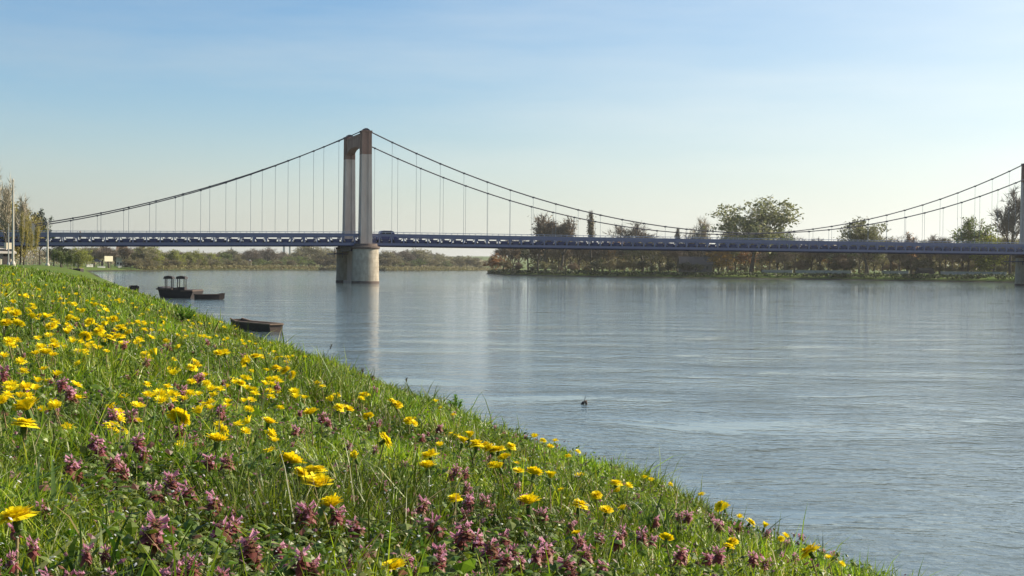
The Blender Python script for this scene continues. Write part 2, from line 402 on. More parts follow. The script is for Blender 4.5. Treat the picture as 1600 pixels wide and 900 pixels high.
# truss girders
def girder(t0, th=.17):
    m = MB(); s = SA; pn = LH / 2; i0 = int(math.floor((SA - A0) / pn)); i1 = int(math.ceil((SB - A0) / pn))
    for i in range(i0, i1):
        a = A0 + i * pn; c = a + pn; da, dc = dz(a), dz(c)
        f = lambda v, a=a, c=c, da=da, dc=dc: (v[0], v[1], v[2] + da + (dc - da) * (v[0] - a) / (c - a))
        m.box(a, c, t0 - th, t0 + th, ZBt + .13, ZBt + .50, 0, f)           # bottom chord web
        m.box(a, c, t0 - th - .16, t0 + th + .16, ZBt, ZBt + .13, 1, f)      # lower flange
        m.box(a, c, t0 - th - .1, t0 + th + .1, ZBt + .50, ZBt + .58, 0, f)
        m.box(a, c, t0 - th, t0 + th, 8.62, 9.0, 0, f); m.box(a, c, t0 - th - .1, t0 + th + .1, 9.0, 9.08, 0, f)
        m.box(a, c, t0 - .05, t0 + .05, 9.36, 9.45, 2, f)                    # hand rail
        m.box(a - .11, a + .11, t0 - .13, t0 + .13, ZBt + .58 + da, 8.62 + da, 0)   # vertical
        m.box(a - .04, a + .04, t0 - .04, t0 + .04, 9.08 + da, 9.36 + da, 2)
        m.box(a + pn / 2 - .03, a + pn / 2 + .03, t0 - .03, t0 + .03, 9.08 + (da + dc) / 2, 9.36 + (da + dc) / 2, 2)
        mid = (a + c) / 2; dm = (da + dc) / 2
        # gusset plate on the floor beam, and the two struts rising from it
        m.prism([(mid - .42, ZBt + .58 + dm), (mid + .42, ZBt + .58 + dm), (mid + .78, 8.12 + dm), (mid - .78, 8.12 + dm)], t0 - .09, t0 + .02, 1)
        for sg in (-1, 1):
            m.prism([(mid + sg * .70, 8.0 + dm), (mid + sg * .84, 8.12 + dm), (mid + sg * (pn / 2 - .12), 8.62 + dm), (mid + sg * (pn / 2 - .3), 8.62 + dm)][::sg], t0 - .085, t0 + .085, 0)
    m.build('truss_girder', [blue, navy, bluel], br)
girder(0); girder(W)
m = MB(); k = 0
ss = list(np.arange(SA, 0, 4.0)) + [0] + list(np.arange(4.0, SB, 8.0)) + [SB]
for a, c in zip(ss[:-1], ss[1:]):
    f = lambda v, a=a, c=c: (v[0], v[1], v[2] + (dz(a) if abs(v[0] - a) < 1e-6 else dz(c)))
    m.box(a, c, .55, W - .55, 7.5, 7.68, 1, f)
    m.box(a, c, 3.2, W - 3.2, 7.684, 7.72, 0, f)
for i in range(int((SB - SA) / (LH / 2))):
    a = SA + i * LH / 2 + .3; m.box(a - .09, a + .09, .2, W - .2, 6.95 + dz(a), 7.5 + dz(a), 1)
m.build('deck', [asphalt, darkst], br)
# main cables
def cab_z(s):
    if s < 0: return 28.1 + .475 * s + .0027 * s * s
    if s > SP: u = s - SP; return 28.1 - .475 * u + .0027 * u * u
    return 10.45 + 17.6 * ((s - SP / 2) / (SP / 2)) ** 2
for t0 in (0, W):
    m = MB()
    for a, c, nseg in ((-57.5, 0, 14), (0, SP, 34), (SP, SP + 57.5, 14)):
        for off in (-.1, .1):
            m.tube([(a + (c - a) * i / nseg, t0 + off, cab_z(a + (c - a) * i / nseg + (1e-6 if a >= 0 and i == 0 else 0) - (1e-6 if i == nseg else 0))) for i in range(nseg + 1)], .105, 6)
    m.build('main_cable', cablem, br)
    m = MB()
    for a in (-57.5, SP + 57.5):
        m.prism([(a - .5, 6.9 + dz(-60)), (a + .5, 6.9 + dz(-60)), (a + .5, 10.1 + dz(-60)), (a + .2, 10.75 + dz(-60)), (a - .2, 10.75 + dz(-60)), (a - .5, 10.1 + dz(-60))], t0 - .35, t0 + .35)
        m.build('cable_anchor_block', stone, br); m = MB()
def hanger_mesh(s):
    zc = cab_z(s); m = MB()
    return m, zc
for t0 in (0, W):
    for s in [A0 + i * LH for i in range(33)] + [-(A0 + i * LH) for i in range(11)]:
        zc = cab_z(s); m = MB()
        m.tube([(0, 0, 9.05 + dz(s)), (0, 0, zc)], .029, 5)
        m.box(-.13, .13, -.22, .22, zc - .17, zc + .14, 1)
        o = m.build('hanger', [hangm, cablem], br); o.location = (s, t0, 0)
# masonry approach at the left bank
apm = new_mat('pink_grey_approach_masonry', (.42, .35, .30), .9, (1.0, 1, (.28, .23, .20)))
m = MB()
for k in range(8):
    a = -62.2 - k * 3.4
    m.box(a - .45, a + .45, -.5, W + .5, 0, 6.85 + dz(a))
    m.box(a - 2.95, a - .45, 1.0 , W - 1.0, 0, 6.7 + dz(a - 3))
    m.box(a - 2.2, a - 1.2, .93, 1.0, 2.3, 4.6, 1)
m.build('approach_abutment', [apm, darkst], br)

# ------------------------------------------------------------------ trees
def grow(seed, H=10.0, fork=.25, levels=4, nch=(3, 4), spread=45, up=.25, ratio=.72, r0=.22, gnarl=.12, lean=0, l0=.3, rs=.6):
    rd = random.Random(seed); segs = []; tips = []
    def rec(p, d, L_, r, lev):
        k = 3 if lev < 2 else 2; pts = [p]; q = p
        for i in range(k):
            d = (d + Vector((rd.uniform(-1, 1), rd.uniform(-1, 1), rd.uniform(-.5, 1))) * gnarl + Vector((0, 0, up * .12))).normalized()
            q = q + d * L_ / k; pts.append(q)
        r1 = r * rs
        segs.append((pts, [r + (r1 - r) * i / k for i in range(k + 1)], lev))
        if lev >= levels: tips.append((pts[1], q)); return
        if lev >= levels - 2 and lev > 0: tips.append((pts[0], q)); tips.append((pts[-2], q))
        m_ = rd.randint(*nch)
        ph = rd.uniform(0, 6.28)
        for i in range(m_):
            a = R(spread) * rd.uniform(.45, 1.15); b_ = ph + i * 6.283 / m_ + rd.uniform(-.4, .4)
            ax = d.cross(Vector((0, 0, 1))); ax = ax.normalized() if ax.length > .1 else Vector((1, 0, 0))
            nd = Matrix.Rotation(b_, 3, d) @ (Matrix.Rotation(a, 3, ax) @ d)
            nd = (nd + Vector((0, 0, up))).normalized()
            if lev == 0:
                u = rd.uniform(.45, 1) * k; i0 = min(int(u), k - 1); st = pts[i0] + (pts[i0 + 1] - pts[i0]) * (u - i0)
            elif lev >= levels: st = pts[-1]
            else:
                u = rd.uniform(.3, 1) * k; i0 = min(int(u), k - 1); st = pts[i0] + (pts[i0 + 1] - pts[i0]) * (u - i0)
            rec(st, nd, L_ * ratio * rd.uniform(.75, 1.2), r1 * rd.uniform(.6, .85), lev + 1)
        if lev < 2:
            rec(pts[-1], (d + Vector((0, 0, .3))).normalized(), L_ * ratio, r1 * .85, lev + 1)
    rec(Vector((0, 0, 0)), Vector((lean, 0, 1)).normalized(), H * l0, r0, 0)
    return segs, tips
def tree_proto(kind, seed):
    P = dict(
        bare=dict(spread=38, levels=4, up=.18, l0=.27),
        rusty=dict(spread=26, levels=4, up=.45, l0=.26, nch=(2, 4)),
        willow=dict(spread=55, levels=4, up=.10, l0=.2),
        olive=dict(spread=50, levels=4, up=.12, l0=.25),
        poplar=dict(spread=15, levels=4, up=.9, l0=.27, nch=(3, 4)),
        mistle=dict(spread=52, levels=4, up=.10, l0=.25, nch=(3, 4)),
        bush=dict(spread=60, levels=3, up=.15, l0=.16, nch=(4, 5), r0=.12),
        pine=dict(spread=60, levels=3, up=.0, l0=.5, nch=(4, 5)),
        young=dict(spread=22, levels=3, up=.7, l0=.42, r0=.09, nch=(3, 4)),
        wispy=dict(spread=20, levels=4, up=.6, l0=.24, r0=.12, nch=(3, 4)))[kind]
    segs, tips = grow(seed, **P)
    zmax = max(max(q.z for q in s[0]) for s in segs); k = 10 / zmax
    m = MB()
    for pts, rr, lev in segs:
        if lev > 3 : continue
        m.tube([p * k for p in pts], [max(r_, .012) for r_ in rr], 7 if lev == 0 else (5 if lev < 2 else 3), cap=False)
    trunk = m
    rg = np.random.default_rng(seed)
    T0 = np.array([list(a * k) for a, b_ in tips]); T1 = np.array([list(b_ * k) for a, b_ in tips])
    cfg = dict(bare=(0, 3600, .0, .9), rusty=(900, 2400, .2, .8), willow=(6000, 800, .24, .7), olive=(3600, 2200, .22, .8), poplar=(900, 2800, .16, .6),
               mistle=(5200, 1600, .22, .7), bush=(3600, 1500, .26, .9), pine=(6500, 0, .22, .5), young=(1800, 500, .15, .5), wispy=(200, 1500, .10, 1.0))[kind]
    nl, ntw, ls, tl = cfg
    Vs = []; F4 = []; F3 = []; o = 0
    if nl:
        # leaves gathered in clumps round the twigs; some tips carry few, so gaps stay open
        wgt = rg.random(len(T0)) ** 1.4 + .08; wgt /= wgt.sum()
        i = rg.choice(len(T0), nl, p=wgt); u = rg.random((nl, 1)) * 1.15
        cl = .33 if kind not in ('pine',) else .28
        c = T0[i] + (T1[i] - T0[i]) * u + rg.normal(0, cl, (nl, 3)) * np.array([1, 1, .8])
        if kind == 'willow': c[:, 2] -= rg.exponential(.9, nl)
        if kind == 'pine': c[:, 2] = np.maximum(c[:, 2], 5.5)
        c[:, 2] = np.maximum(c[:, 2], .15)
        a = rg.normal(size=(nl, 3)); a /= np.linalg.norm(a, axis=1)[:, None]
        b_ = np.cross(a, rg.normal(size=(nl, 3))); b_ /= np.linalg.norm(b_, axis=1)[:, None]
        s_ = ls * (.45 + .8 * rg.random((nl, 1)))
        q = np.stack([c - a * s_, c + b_ * s_ * .5, c + a * s_, c - b_ * s_ * .5], 1).reshape(-1, 3)
        Vs.append(q); F4.append(np.arange(nl * 4).reshape(-1, 4)); o += nl * 4
    if ntw:
        i = rg.integers(0, len(T0), ntw); u = rg.random((ntw, 1))
        c = T0[i] + (T1[i] - T0[i]) * u
        d = (T1[i] - T0[i]); d /= (np.linalg.norm(d, axis=1)[:, None] + 1e-6)
        d = d * .8 + rg.normal(0, .5, (ntw, 3)) + np.array([0, 0, .35 if kind in ('poplar', 'wispy', 'rusty') else .1]); d /= np.linalg.norm(d, axis=1)[:, None]
        Lg = tl * (.4 + rg.random((ntw, 1))); wd = .028 + .02 * rg.random((ntw, 1))
        sd2 = np.cross(d, rg.normal(size=(ntw, 3))); sd2 /= np.linalg.norm(sd2, axis=1)[:, None]
        q = np.stack([c - sd2 * wd, c + sd2 * wd, c + d * Lg], 1).reshape(-1, 3)
        Vs.append(q); F3.append(o + np.arange(ntw * 3).reshape(-1, 3)); o += ntw * 3
    F4 = np.concatenate(F4) if F4 else np.zeros((0, 4), int); F3 = np.concatenate(F3) if F3 else np.zeros((0, 3), int)
    V = np.concatenate(Vs)
    wid = np.percentile(np.hypot(V[:, 0], V[:, 1]), 84) * 2; hi = np.percentile(V[:, 2], 99.5)
    return trunk, (V, F4, F3), wid, hi
bark = new_mat('grey_brown_bark', (.11, .09, .07), .95, (2, 1, (.06, .05, .04)))
bark_pale = new_mat('pale_bark', (.42, .37, .30), .9, (2, 1, (.28, .24, .19)))
twig_b = new_mat('brown_twigs', (.19, .155, .12), .95)
twig_g = new_mat('grey_twigs', (.40, .35, .26), .95)
LEAF = dict(
    bare=leaf_mat('brown_bud_haze', (.27, .215, .12), .3, .3), rusty=leaf_mat('rusty_catkin_leaf', (.20, .145, .09), .3, .35),
    willow=leaf_mat('spring_willow_leaf', (.24, .26, .03), .3, .45, (.14, .16, .03)), olive=leaf_mat('olive_young_leaf', (.18, .18, .07), .3, .4, (.13, .115, .055)),
    poplar=leaf_mat('brown_poplar_buds', (.19, .155, .09), .3, .35), mistle=leaf_mat('grey_olive_leaf', (.19, .20, .085), .3, .4, (.12, .125, .055)),
    bush=leaf_mat('brown_green_bush_leaf', (.17, .155, .06), .3, .4, (.12, .095, .05)), pine=leaf_mat('dark_pine_needles', (.03, .05, .025), .3, .15),
    young=leaf_mat('yellow_spring_leaf', (.32, .27, .06), .3, .45), wispy=twig_g,
    orange=leaf_mat('orange_bush_leaf', (.33, .16, .045), .3, .45, (.2, .09, .03)), gold=leaf_mat('golden_bush_leaf', (.42, .24, .05), .3, .45),
    dark=leaf_mat('dark_green_bush_leaf', (.045, .06, .025), .3, .3), green=leaf_mat('fresh_green_leaf', (.12, .17, .03), .3, .45))
_pc = {}
def proto(kind, var, leaf):
    key = (kind, var, leaf)
    if key not in _pc:
        g = ('g', kind, var)
        if g not in _pc: _pc[g] = tree_proto(kind, hash_seed(kind, var))
        trunk, (V, F4, F3), wid, hi = _pc[g]
        bk = bark_pale if kind in ('young',) else bark
        tm = trunk.mesh('trunk', [bk])
        if kind in ('bare',): ml = [LEAF['bare'] if leaf is None else LEAF[leaf], twig_b]
        else: ml = [LEAF[leaf or kind], twig_g if kind in ('wispy', 'mistle', 'olive') else twig_b]
        fm = np.concatenate([np.zeros(len(F4), int), np.ones(len(F3), int)])
        cm = mesh_np('crown', V, F4, F3, mats=ml, fm=fm)
        _pc[key] = (tm, cm, wid, hi)
    return _pc[key]
def hash_seed(k, v): return sum(ord(c) * (i + 3) for i, c in enumerate(k)) * 7 + v * 131 + 11
def put_tree(name, label, px, ytop, wpx, kind, Z, leaf=None, group=None, var=None, cat='tree', rd=random.Random(5), gz0=None, wmax=1.6):
    tm, cm, wid, hi = proto(kind, rd.randint(0, 2) if var is None else var, leaf)
    x, y, zt = pt(px, ytop, Z); g = gz1(x, y) - .1 if gz0 is None else gz0
    sh = max(.5, (zt - g)) / hi; sw = wpx * Z / F / wid
    sw = min(max(sw, sh * .35), sh * wmax)
    o = thing(name, label, cat, (x, y, g), rd.uniform(0, 6.28), group, (sw, sw, sh))
    a = link('trunk', tm, o); c = link('crown', cm, o); return o

def shore_r(px):
    return float(np.interp(px, [757, 775, 800, 960, 1240, 1400, 1520, 1600, 1700], [675, 625, 575, 508, 481, 452, 428, 402, 385]))
def shore_l(px):
    return float(np.interp(px, [60, 140, 160, 230, 350, 500, 600, 660, 740, 790], [480, 640, 625, 720, 920, 1115, 1080, 1200, 1330, 1600]))
RB = [ # prominent trees of the right bank
 ('bush','low orange bush at the tip of the right bank', 772, 397, 34, 'bush', 4, 'orange'),
 ('tree','slim rusty brown tree nearest the tip of the right bank', 800, 384, 40, 'rusty', 12, None),
 ('tree','tall rusty bare tree standing above the deck, left one of a close pair', 852, 337, 40, 'rusty', 30, None),
 ('tree','tall rusty bare tree of a close pair, just left of the dark columnar poplar', 877, 341, 34, 'rusty', 34, None),
 ('poplar_tree','narrow dark columnar poplar rising far above the deck', 923, 331, 11, 'poplar', 40, None),
 ('tree','wide grey bare tree showing over the deck behind the cables', 1004, 348, 66, 'bare', 60, None),
 ('cypress_tree','small dark pointed cypress over the deck at mid river', 1058, 357, 9, 'poplar', 50, 'dark'),
 ('tree','low grey bare tree beside the small cypress', 1076, 366, 34, 'bare', 55, None),
 ('tree','slender wispy tree left of the biggest tree', 1093, 341, 30, 'wispy', 60, None),
 ('tree','biggest tree of the right bank, round olive grey crown with mistletoe clumps', 1173, 313, 112, 'mistle', 34, None),
 ('tree','smaller olive tree against the left side of the biggest tree', 1136, 340, 44, 'olive', 40, None),
 ('bush','golden yellow bush under the deck left of the biggest tree', 1122, 386, 40, 'bush', 12, 'gold'),
 ('tree','yellow green tree at the right foot of the biggest tree', 1214, 356, 42, 'olive', 38, 'green'),
 ('tree','broad olive tree with twin dark trunks halfway to the right pylon', 1356, 344, 76, 'mistle', 14, None),
 ('tree','low rusty tree topping the deck right of the twin trunk tree', 1424, 365, 54, 'rusty', 40, 'orange'),
 ('tree','small pale bare tree peeping over the deck right of the low rusty one', 1452, 368, 34, 'bare', 60, None),
 ('tree','yellow green wispy tree left of the tall bare tree by the right pylon', 1512, 341, 66, 'olive', 44, 'green'),
 ('bush','yellow green thicket just left of the right pylon', 1552, 369, 76, 'willow', 50, None),
 ('tree','tall bare tree beside the right pylon', 1578, 296, 60, 'bare', 46, None),
]
for nm, lb, px, yt, wp, kd, dzz, lf in RB:
    put_tree(nm, lb, px, yt, wp, kd, shore_r(px) + dzz, lf, var=(1 if kd in ('mistle', 'poplar') else None), cat='bush' if nm == 'bush' else 'tree')
rd = random.Random(21)
x = 786
while x < 1640:
    k = rd.choice(['bare', 'bare', 'rusty', 'olive', 'bare']); lf = rd.choice([None, None, 'bush', 'orange', 'dark']) if k == 'olive' else None
    put_tree('tree', 'brown leafless tree among those closing the view under the deck on the right bank', x, rd.uniform(370, 388), rd.uniform(30, 52), k,
             shore_r(x) + rd.uniform(30, 90), lf, 'brown trees behind the deck on the right bank', rd=rd)
    x += rd.uniform(9, 15)
x = 792
while x < 1600:
    if not (1180 < x < 1215 or 1335 < x < 1385):
        put_tree('bush', 'low riverside shrub on the right bank', x, rd.uniform(402, 417) if x < 1100 else rd.uniform(402, 416), rd.uniform(26, 44), 'bush',
             shore_r(x) + (rd.uniform(3, 14) if x < 1100 else rd.uniform(34, 60)), rd.choice([None, 'dark', 'dark', 'rusty', 'olive']), 'riverside shrubs of the right bank', cat='bush', rd=rd)
    x += rd.uniform(12, 22)
# left shore, upstream of the bridge
LB = [('tree','dark evergreen tree under the deck next to the row of poles', 96, 384, 50, 'pine', -120, 'dark'),
 ('tree','yellow green tree left of the cream billboard', 122, 388, 34, 'willow', -60, None),
 ('tree','olive brown tree just left of the cream billboard', 143, 386, 40, 'olive', 40, None),
 ('tree','brown bare tree just behind the cream billboard', 170, 384, 44, 'bare', 30, None),
 ('tree','brown bare tree right of the cream billboard', 196, 384, 44, 'rusty', 50, None),
 ('tree','brown olive tree left of the green willow row', 218, 383, 38, 'olive', 30, None),
 ('willow_tree','largest bright green willow on the left far shore', 240, 385, 44, 'willow', 10, None),
 ('willow_tree','second bright willow from the left on the far shore', 268, 391, 30, 'willow', 10, None),
 ('willow_tree','third bright willow from the left on the far shore', 288, 395, 28, 'willow', 12, None),
 ('willow_tree','fourth bright willow from the left on the far shore', 306, 392, 28, 'willow', 12, None),
 ('willow_tree','small rounded willow right of the four larger ones', 327, 396, 24, 'willow', 14, None),
 ('willow_tree','rightmost willow of the row on the left far shore', 345, 395, 28, 'willow', 20, 'green'),
 ('tree','purple brown bare tree on the far shore under the long dark skyline', 392, 389, 50, 'bare', 20, None),
 ('tree','widest brown bare tree between the willow row and the pier', 418, 387, 56, 'bare', 40, None),
 ('bush','low green bush under the two far chimneys', 456, 400, 34, 'bush', 10, 'green'),
 ('tree','tall olive brown tree left of the stone pier', 483, 383, 54, 'olive', 12, None),
 ('tree','yellowish tree just left of the stone pier', 507, 388, 42, 'willow', 8, 'olive'),
 ('tree','brown tree appearing behind the left side of the stone pier', 532, 388, 44, 'bare', 20, None),
 ('tree','brown tree just right of the stone pier', 606, 393, 36, 'olive', 10, None),
 ('tree','grey brown tree second from the pier on its right', 630, 391, 40, 'bare', 14, None),
 ('tree','rounded olive tree in the middle of the gap right of the pier', 657, 389, 44, 'olive', 14, None),
 ('tree','low olive tree sloping down towards the open river gap', 690, 397, 38, 'olive', 20, None),
 ('bush','last yellow green bush before the open river gap', 713, 401, 30, 'bush', 16, 'olive'),
]
for nm, lb, px, yt, wp, kd, dzz, lf in LB:
    put_tree(nm, lb, px, yt, wp, kd, shore_l(px) + dzz, lf, cat='bush' if nm == 'bush' else 'tree', wmax=2.2)
x = 84
while x < 745:
    if not 545 < x < 590:
        far = 724 < x
        put_tree('tree', 'hazy grey brown tree of the far shore woods beyond the pier', x, rd.uniform(396, 404) if far or x > 690 else (rd.uniform(385, 392) if x < 240 else rd.uniform(390, 399)), rd.uniform(20, 36),
             rd.choice(['bare', 'olive', 'bare', 'bush']), shore_l(x) + rd.uniform(50, 160), rd.choice([None, 'dark', None]) , 'woods of the far shore', rd=rd, wmax=2.2)
    x += rd.uniform(8, 13)
x = 205
while x < 745:
    if not 550 < x < 590:
        put_tree('bush', 'low shrub at the foot of the far shore woods', x, rd.uniform(400, 409), rd.uniform(22, 36), 'bush', shore_l(x) + rd.uniform(2, 7), rd.choice([None, 'green', 'olive', None]),
                 'shrubs along the far shore', cat='bush', rd=rd, wmax=2.5)
    x += rd.uniform(8, 15)
# near left edge: wispy trees, yellow willow, pine, slim young trees
put_tree('tree', 'wispy bare tree at the left edge of the photo', -6, 256, 70, 'wispy', 190, wmax=.8)
put_tree('tree', 'wispy bare tree just left of the tall pale pole', 12, 282, 40, 'wispy', 215, wmax=.8)
put_tree('tree', 'lower wispy bare tree right of the tall pale pole', 31, 306, 20, 'wispy', 240)
put_tree('tree', 'wide yellow green tree behind the tall pale pole', 8, 318, 80, 'olive', 270, 'young')
put_tree('tree', 'yellow tree between the pale pole and the dark pine', 36, 328, 40, 'olive', 280, 'young')
put_tree('tree', 'dense yellow green tree low behind the tall pale pole', 14, 334, 44, 'bush', 262, 'young', wmax=2.2)
put_tree('tree', 'dense yellow green tree right of the tall pale pole', 38, 340, 34, 'bush', 268, 'young', wmax=2.2)
put_tree('pine_tree', 'dark flat topped pine above the left end of the bridge', 62, 331, 40, 'pine', 300, wmax=1.6, var=1)
for px, yt, lb in ((34, 330, 'first slim pale trunked tree right of the tall pole'), (42, 336, 'second slim pale trunked tree right of the tall pole'), (50, 342, 'third slim pale trunked tree right of the tall pole'), (57, 352, 'last slim pale trunked tree before the short grey pole')):
    put_tree('young_tree', lb, px, yt, 9, 'young', 150 + (px - 34) * 2.2, wmax=1.0)
for px, yt in ((82, 388), (90, 390), (99, 392), (107, 394), (113, 396)):
    put_tree('young_tree', 'thin young tree on the bank under the left end of the bridge', px, yt, 9, 'young', 330, 'green', group='thin young trees under the bridge end', rd=rd)

# distant woodland filling behind the individual trees
rg = np.random.default_rng(3)
def wood(name, pts, dens, hmin, hmax, leaf, depth=60):
    Vs = []; 
    for (x0, y0), (x1, y1) in zip(pts[:-1], pts[1:]):
        Lg = math.hypot(x1 - x0, y1 - y0); k = int(Lg * dens); u = rg.random(k)
        nx, ny = -(y1 - y0) / Lg, (x1 - x0) / Lg; dd = rg.random(k) * depth
        X = x0 + (x1 - x0) * u + nx * dd; Y = y0 + (y1 - y0) * u + ny * dd
        top = hmin + (hmax - hmin) * vnoise(X / 16, Y / 16, 9) * (.6 + .4 * vnoise(X / 5, Y / 5, 8))
        Zc = gz(X, Y) + top * rg.random(k) ** .6
        c = np.stack([X, Y, Zc], -1)
        a = rg.normal(size=(k, 3)); a /= np.linalg.norm(a, axis=1)[:, None]
        b_ = np.cross(a, rg.normal(size=(k, 3))); b_ /= np.linalg.norm(b_, axis=1)[:, None]
        s_ = (.5 + .6 * rg.random((k, 1))) * (.5 if hmax < 3 else 1)
        Vs.append(np.stack([c - a * s_, c + b_ * s_ * .5, c + a * s_, c - b_ * s_ * .5], 1).reshape(-1, 3))
    V = np.concatenate(Vs)
    link(name, mesh_np(name, V, np.arange(len(V)).reshape(-1, 4), mats=[LEAF[leaf]]), label={'riverside_reeds': 'added dark green reeds standing in for shade along the right bank waterline', 'far_shore_reeds': 'brown green scrub along the far shore waterline'}.get(name, 'brown grey woodland closing the view behind the shore trees'), cat='reeds' if name[0] == 'r' and 'reeds' in name else 'woodland', kind='stuff')
wood('distant_woodland', [(-420, 700), (-300, 1150), (-150, 1330), (-90, 1450), (-20, 2000)], 34, 7, 15, 'bare', 80)
reed_pts = [(-12, 672), (-5, 612), (1, 573), (38, 505), (97, 480), (122, 448), (139, 422), (176, 394), (260, 352)]
wood('far_shore_reeds', [(-187, 712), (-187, 909), (-151, 1101), (-95, 1066), (-36, 1301), (0, 1600)], 22, 1.5, 3.0, 'bush', 5)
wood('riverside_reeds', reed_pts, 26, .9, 1.7, 'dark', 3.5)  # added dark strip; its leaf colour stands in for shade on the lawn edge
wood('right_bank_woodland', [(5, 700), (60, 640), (130, 590), (200, 520), (260, 470)], 90, 7, 13, 'bush', 50)

# ------------------------------------------------------------------ houses, walls, board and posts of the far banks
white = new_mat('white_render', (.72, .70, .64), .85, (.8, .5, (.55, .53, .47)))
cream = new_mat('cream_board_face', (.78, .70, .48), .7)
slate = new_mat('slate_roof', (.12, .12, .14), .7, (2, .6, (.08, .08, .1)))
tile = new_mat('brown_tile_roof', (.25, .15, .10), .8, (2, .6, (.17, .10, .07)))
glassm = new_mat('dark_window_glass', (.02, .025, .03), .15, spec=.6)
wood_d = new_mat('dark_tarred_wood', (.045, .035, .032), .7, (5, 1, (.025, .02, .02)), scale2=(1, 1, 6))
wood_r = new_mat('red_brown_boat_planks', (.11, .075, .06), .75, (5, 1, (.06, .045, .038)), scale2=(1, 1, 6))
wood_l = new_mat('bleached_boat_gunwale', (.30, .21, .15), .8, (6, 1, (.2, .14, .1)))
metal = new_mat('pale_galvanised_pole', (.50, .46, .38), .5, (2, .7, (.36, .33, .28)))
metal_g = new_mat('grey_painted_pole', (.38, .38, .36), .5)

def house(label, px, Z, wid, dep, hw, hr, rz, wall=white, roof=slate, base_z=None, name='house', nwin=3):
    x = (px - 800) * Z / F; g = gz1(x, Z) if base_z is None else base_z
    t = thing(name, label, 'house', (x, Z, g), rz)
    m = MB(); m.box(-wid / 2, wid / 2, -dep / 2, dep / 2, -.5, hw)
    m.prism([(-dep / 2, hw), (dep / 2, hw), (0, hw + hr)], -wid / 2, wid / 2, axis='x')
    m.build('wall', wall, t)
    m = MB(); e = .35; sl_ = hr / (dep / 2)
    for sg in (-1, 1):
        m.add([(-wid / 2 - e, sg * (dep / 2 + e), hw - e * sl_ + .05), (wid / 2 + e, sg * (dep / 2 + e), hw - e * sl_ + .05), (wid / 2 + e, 0, hw + hr + .05), (-wid / 2 - e, 0, hw + hr + .05),
               (-wid / 2 - e, sg * (dep / 2 + e), hw - e * sl_ + .22), (wid / 2 + e, sg * (dep / 2 + e), hw - e * sl_ + .22), (wid / 2 + e, 0, hw + hr + .22), (-wid / 2 - e, 0, hw + hr + .22)],
              [(0, 1, 2, 3), (4, 5, 6, 7), (0, 1, 5, 4), (2, 3, 7, 6), (0, 3, 7, 4), (1, 2, 6, 5)])
    r = m.build('roof', roof, t)
    m = MB(); m.box(wid * .25, wid * .25 + .7, -.3, .3, hw + hr * .5, hw + hr + .9); m.build('chimney', wall, r)
    for i in range(nwin):
        a = -wid / 2 + wid * (i + .5) / nwin; m = MB()
        if i == nwin // 2:
            m.box(a - .5, a + .5, -dep / 2 - .06, -dep / 2 - .003, 0, 2.1); m.build('door', wood_d, t)
        else:
            m.box(a - .45, a + .45, -dep / 2 - .05, -dep / 2 - .003, 1, 2.2); m.build('window', glassm, t)
    return t
house('long grey slate roofed house half hidden under the deck left of the golden bush', 1086, shore_r(1086) + 32, 12, 6, 3.0, 2.6, 0, new_mat('grey_violet_render', (.16, .14, .12), .9), new_mat('weathered_brown_roof', (.13, .11, .10), .95, spec=.05))
house('pale house seen under the deck just above the cream billboard', 190, 770, 5, 5, 8.5, 2.2, .1, white, tile)
house('small cream house at the left edge of the photo behind the pale pole', 3, 175, 1.6, 2.4, 1.7, .4, .8, new_mat('warm_cream_render', (.60, .52, .38), .9), new_mat('pale_flat_roof', (.4, .37, .33), .9), nwin=3)
house('small pale house with a brown roof between the willows and the pier', 386, shore_l(386) + 12, 6, 5, 2.6, 2.0, 0, white, tile)

def low_wall(label, px0, px1, Z0, Z1, h, mat, name='stone_wall', cap=True, up=0):
    x0 = (px0 - 800) * Z0 / F; x1 = (px1 - 800) * Z1 / F; Lg = math.hypot(x1 - x0, Z1 - Z0); a = math.atan2(Z1 - Z0, x1 - x0)
    g = min(gz1(x0, Z0), gz1(x1, Z1), gz1((x0 + x1) / 2, (Z0 + Z1) / 2))
    t = thing(name, label, 'wall', (x0, Z0, g + up), a)
    m = MB(); m.box(0, Lg, -.2, .2, -.6, h); m.build('wall_face', mat, t)
    if cap:
        m = MB(); m.box(-.05, Lg + .05, -.28, .28, h, h + .12); m.build('coping', mat, t)
    return t
pw = new_mat('pale_grey_wall', (.34, .34, .31), .9, (1, .8, (.22, .22, .2)))
segs_w = [(1190, 1238, 'long pale wall behind the right bank lawn, leftmost stretch near the biggest tree'), (1243, 1330, 'long pale wall behind the right bank lawn, stretch left of the twin trunk tree'),
          (1378, 1420, 'long pale wall behind the right bank lawn, stretch just right of the twin trunk tree'), (1470, 1572, 'long pale wall behind the right bank lawn, last stretch before the right pier')]
for a, c, lb in segs_w:
    low_wall(lb, a, c, shore_r(a) + 24, shore_r(c) + 24, 1.0, pw)
for a, c, h, lb in ((118, 125, 1.5, 'short white wall at the left end of the far meadow'), (135, 145, 1.2, 'middle one of the low white walls on the far meadow'),
                 (152, 164, .8, 'longest low white wall left of the cream billboard'), (184, 190, 1.0, 'small white wall right of the cream billboard')):
    low_wall(lb, a, c, 660 if a < 180 else 695, 662 if a < 180 else 696, h, white, 'white_wall')
# cream billboard
x, y, z = pt(169.5, 408.5, 655); t = thing('billboard', 'cream square billboard on posts standing on the far meadow', 'billboard', (x, y, gz1(x, y)), .75)
m = MB(); m.box(-2.1, 2.1, -.08, .08, z - gz1(x, y), z - gz1(x, y) + 2.5); m.build('board', cream, t)
for a in (-1.2, 1.2):
    m = MB(); m.box(a - .08, a + .08, .09, .22, -.3, z - gz1(x, y) + 2.3); m.build('post', wood_d, t)
